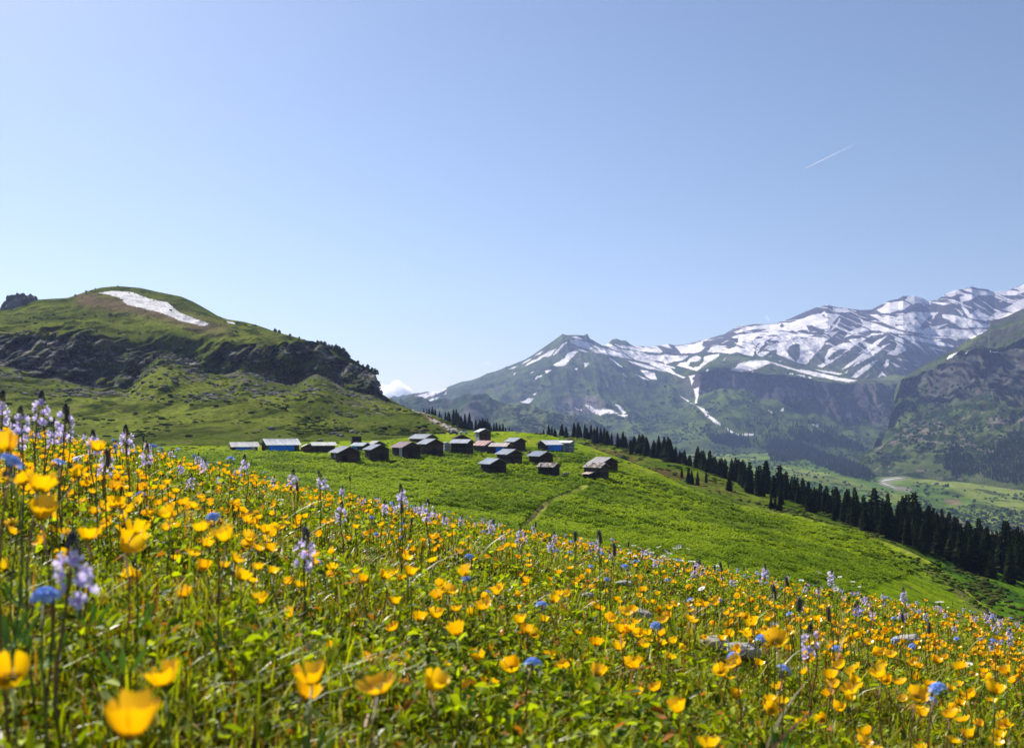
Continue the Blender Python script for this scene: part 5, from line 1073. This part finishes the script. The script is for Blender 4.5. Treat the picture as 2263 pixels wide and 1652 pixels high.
# parked cars far back
def car(fx, fy, c, label):
    p = VIL.at(fx * .55225, fy * .55225); t = empty('parked_car', p, random.uniform(-.3, .3)); tag(t, label, 'car', 'cars parked behind the hamlet'); m = MB()
    prof = [(-2.1, .35), (-2.1, .85), (-1.5, .95), (-1.0, 1.5), (.9, 1.5), (1.5, .95), (2.1, .85), (2.1, .35)]
    V = [(x, s_ * .85 * (1 if z < 1 else .85), z) for s_ in (-1, 1) for x, z in prof]; m.add(V, [tuple(range(8))[::-1], tuple(range(8, 16))] + [(i, (i + 1) % 8, 8 + (i + 1) % 8, 8 + i) for i in range(8)], c)
    obj('body', m.mesh('body', mat_simple('car_paint', c, .3, ns=1, lo=.95, hi=1.05, spec=.6, attr=True)), t)
    g = MB(); g.box(-1.0, .9, -.80, .80, 1.0, 1.38, (.02, .02, .03)); obj('window', g.mesh('window', m_panel), t)
    for x in (-1.3, 1.3):
        for s_ in (-1, 1):
            w_ = MB(); w_.tube([(x, s_ * .7, .33), (x, s_ * .9, .33)], .33, 12, (.02, .02, .02)); obj('wheel', w_.mesh('wheel', m_panel), t)
car(1815, 1738, (.03, .03, .04), 'dark vehicle parked at the foot of the rubble'); car(1855, 1736, (.6, .62, .62), 'white car parked left of the tall dark red barn')

# ------------------------------------------------------------------ far woods and scrub
def locate(px, py):
    best = None
    for T in (VAL, RMT, FOOT, MTN):
        if px < T.px0[0] or px > T.px0[-1]: continue
        c = int(np.searchsorted(T.px0, px)); P = T.PY[:T.nf, c]; k = int(np.argmin(np.abs(P - py)))
        if abs(P[k] - py) < 1.5 and (best is None or T.Y[k, c] < best.y): best = Vector((T.X[k, c], T.Y[k, c], T.Z[k, c]))
    return best
WOODS = [(cE(pl('820 660 880 600 1000 600 1200 650 1400 740 1600 800 1750 860 1800 940 1700 950 1500 900 1300 830 1180 770 950 790 860 780')), 1500), (cE(pl('300 560 500 555 670 600 665 640 480 645 330 600')), 420),
         (pl('2148 1045 2180 1000 2230 960 2300 930 2300 1085 2200 1062'), 900), (pl('2082 1030 2090 1000 2112 985 2150 1015 2150 1050 2110 1055'), 330), (cE(pl('1000 520 1300 520 1500 560 1700 640 1700 700 1400 640 1100 600')), 350),
         (pl('1560 940 1700 925 1850 940 1850 990 1650 990 1560 985'), 260)]
def far_woods():
    Vs = []; F3 = []; Cs = []; b = 0
    for P, n in WOODS:
        A = np.array(P); x0, y0 = A.min(0); x1, y1 = A.max(0)
        X = rng.uniform(x0, x1, n * 3); Y = rng.uniform(y0, y1, n * 3); k = inpoly(X, Y, P)
        for px, py in list(zip(X[k], Y[k]))[:n]:
            p = locate(px, py)
            if p is None: continue
            h = random.uniform(13, 24) * p.y / 3400; r = h * random.uniform(.15, .24); g = random.uniform(.6, 1.4); c = (.018 * g, .03 * g, .014 * g)
            for zb, zt, rr in ((.05, .62, 1), (.4, 1, .62)):
                a0 = random.uniform(0, 6); V = [(p.x, p.y, p.z + h * zt)] + [(p.x + r * rr * random.uniform(.7, 1.2) * math.cos(a0 + q * 1.0472), p.y + r * rr * math.sin(a0 + q * 1.0472), p.z + h * (zb + random.uniform(-.05, .05))) for q in range(6)]
                Vs += V; F3 += [(b, b + 1 + q, b + 1 + (q + 1) % 6) for q in range(6)]; Cs += [c] * 7; b += 7
    tag(obj('forest', mesh_np('forest', Vs, [np.array(F3)], m_spr, np.array(Cs), smooth=False)), 'dark far-off conifer woods on the valley sides', 'forest', kind='stuff')
    Vs = []; F3 = []; Cs = []; b = 0
    import bmesh
    bm = bmesh.new(); bmesh.ops.create_icosphere(bm, subdivisions=1, radius=1); BV = np.array([v.co[:] for v in bm.verts]); BF = np.array([[v.index for v in f.verts] for f in bm.faces]); bm.free()
    n = 26000; X = rng.uniform(1140, 2290, n); Y = rng.uniform(850, 1175, n); dn = fbm(X / 55, Y / 22, o=4, s=191); de = fbm(X / 14, Y / 5, o=2, s=192)
    val = sst(1010, 1040, Y) * (X < 2262); prob = (.22 + 1.8 * dn + .6 * de) * (1 - .62 * val) * (1 - .85 * sst(1150, 1000, X) ) * sst(840, 905, Y + np.where(X > 2030, 30, 0)) + .9 * sst(1110, 1135, Y) * (X > 1950)
    for px, py in zip(X[rng.random(n) < prob], Y[rng.random(n) < prob]): pass
    k = rng.random(n) < prob
    for px, py in zip(X[k], Y[k]):
        p = locate(px, py)
        if p is None: continue
        s = random.uniform(1.8, 5.0) * random.choice((1, 1, 1, 1.7)) * (p.y / 3300) ** .8; g = random.uniform(.6, 1.5); c = (.045 * g, .08 * g, .022 * g) if random.random() < .7 else (.025 * g, .045 * g, .016 * g)
        Vs.append(BV * rng.uniform(.65, 1.25, (len(BV), 1)) * np.array((s, s, s * .85)) + np.array((p.x, p.y, p.z + s * .4))); F3.append(BF + b); Cs.append(np.tile(c, (len(BV), 1))); b += len(BV)
    tag(obj('shrubs', mesh_np('shrubs', np.concatenate(Vs), [np.concatenate(F3)], m_spr, np.concatenate(Cs), smooth=False)), 'green scrub and small trees scattered over the far slopes and valley', 'shrubs', kind='stuff')
far_woods()

# ------------------------------------------------------------------ clouds and vapour trail, all outside the haze
def mat_cloud(name, dens):
    m, nt, out = newmat(name); v = N(nt, 'VolumePrincipled'); v.inputs['Color'].default_value = (1, 1, 1, 1); v.inputs['Density'].default_value = dens; v.inputs['Anisotropy'].default_value = .45
    nt.links.new(v.outputs[0], out.inputs['Volume']); return m
def cloud(lobes, D, mat, label, name='cloud'):
    Vs = []; Fs = []; b = 0; base = bpy.data.meshes.new('t'); import bmesh
    bm = bmesh.new(); bmesh.ops.create_icosphere(bm, subdivisions=4, radius=1); BV = np.array([v.co[:] for v in bm.verts]); BF = np.array([[v.index for v in f.verts] for f in bm.faces]); bm.free()
    for i, (px, py, r) in enumerate(lobes):
        p = np.array(at_px(px, py, D + random.uniform(-150, 150))); rr = r / F * D; n = fbm(BV[:, 0] * 1.8 + i * 9, BV[:, 1] * 1.8, BV[:, 2] * 1.8, o=4, s=201 + i); Vs.append(BV * (1 + .4 * n)[:, None] * rr + p); Fs.append(BF + b); b += len(BV)
    o = tag(obj(name, mesh_np(name, np.concatenate(Vs), [np.concatenate(Fs)], mat, smooth=True)), label, 'cloud'); md = o.modifiers.new('merge', 'REMESH'); md.mode = 'VOXEL'; md.voxel_size = D / F * .9
cloud([(852, 868, 12), (862, 864, 13), (874, 856, 14), (880, 851, 10), (886, 862, 13), (897, 864, 11), (903, 866, 8), (868, 874, 14), (884, 876, 14), (898, 874, 9), (846, 856, 7), (858, 855, 6), (878, 845, 6), (890, 855, 7)], 13000, mat_cloud('cumulus', .016), 'small white cumulus cloud in the gap left of the snowy peak')
cloud([(1070, 803, 4), (1076, 801, 5), (1082, 803, 4)], 13000, mat_cloud('wisp', .0012), 'faint wisp of cloud above the left flank of the snowy peak')
cloud([(1693, 702, 4), (1695, 697, 3), (1698, 706, 4)], 13000, mat_cloud('wisp', .003), 'faint wisp of cloud just above the snowy ridge')
ct = MB(); P = [at_px(1779 + (1905 - 1779) * t, 372 - (372 - 311) * t, 30000 + 5000 * t) for t in np.linspace(0, 1, 12)]; ct.tube(P, [9 + 9 * t for t in np.linspace(0, 1, 12)], 8)
mt, nt, out = newmat('ice_trail'); d = N(nt, 'BsdfDiffuse'); d.inputs[0].default_value = (.9, .9, .92, 1); t2 = N(nt, 'BsdfTranslucent'); t2.inputs[0].default_value = (.9, .9, .92, 1); a = N(nt, 'MixShader'); nt.links.new(d.outputs[0], a.inputs[1]); nt.links.new(t2.outputs[0], a.inputs[2])
tp = N(nt, 'BsdfTransparent'); b2 = N(nt, 'MixShader'); at = N(nt, 'Attribute'); at.attribute_name = 'Col'; sp = N(nt, 'SeparateColor'); nt.links.new(at.outputs['Color'], sp.inputs[0]); nt.links.new(sp.outputs[0], b2.inputs[0]); nt.links.new(tp.outputs[0], b2.inputs[1]); nt.links.new(a.outputs[0], b2.inputs[2]); nt.links.new(b2.outputs[0], out.inputs[0])
ct.c = [((1 - (i // 8) / 11) ** 1.2 * .75,) * 3 for i in range(len(ct.v))]
tag(obj('vapour_trail', ct.mesh('vapour_trail', mt, True)), 'thin white aircraft vapour trail high in the blue sky', 'vapour trail')

# ------------------------------------------------------------------ haze
hm, nt, out = newmat('haze_air'); pv = N(nt, 'VolumePrincipled'); pv.inputs['Color'].default_value = (.44, .56, 1, 1); pv.inputs['Density'].default_value = 4.6e-5; pv.inputs['Anisotropy'].default_value = .3
nt.links.new(pv.outputs[0], out.inputs['Volume'])
hb = MB(); hb.box(-9500, 9500, -1000, 10500, -425, 1500); hz = obj('haze', hb.mesh('haze', hm)); tag(hz, 'thin blue haze filling the valley air', 'haze', kind='stuff')
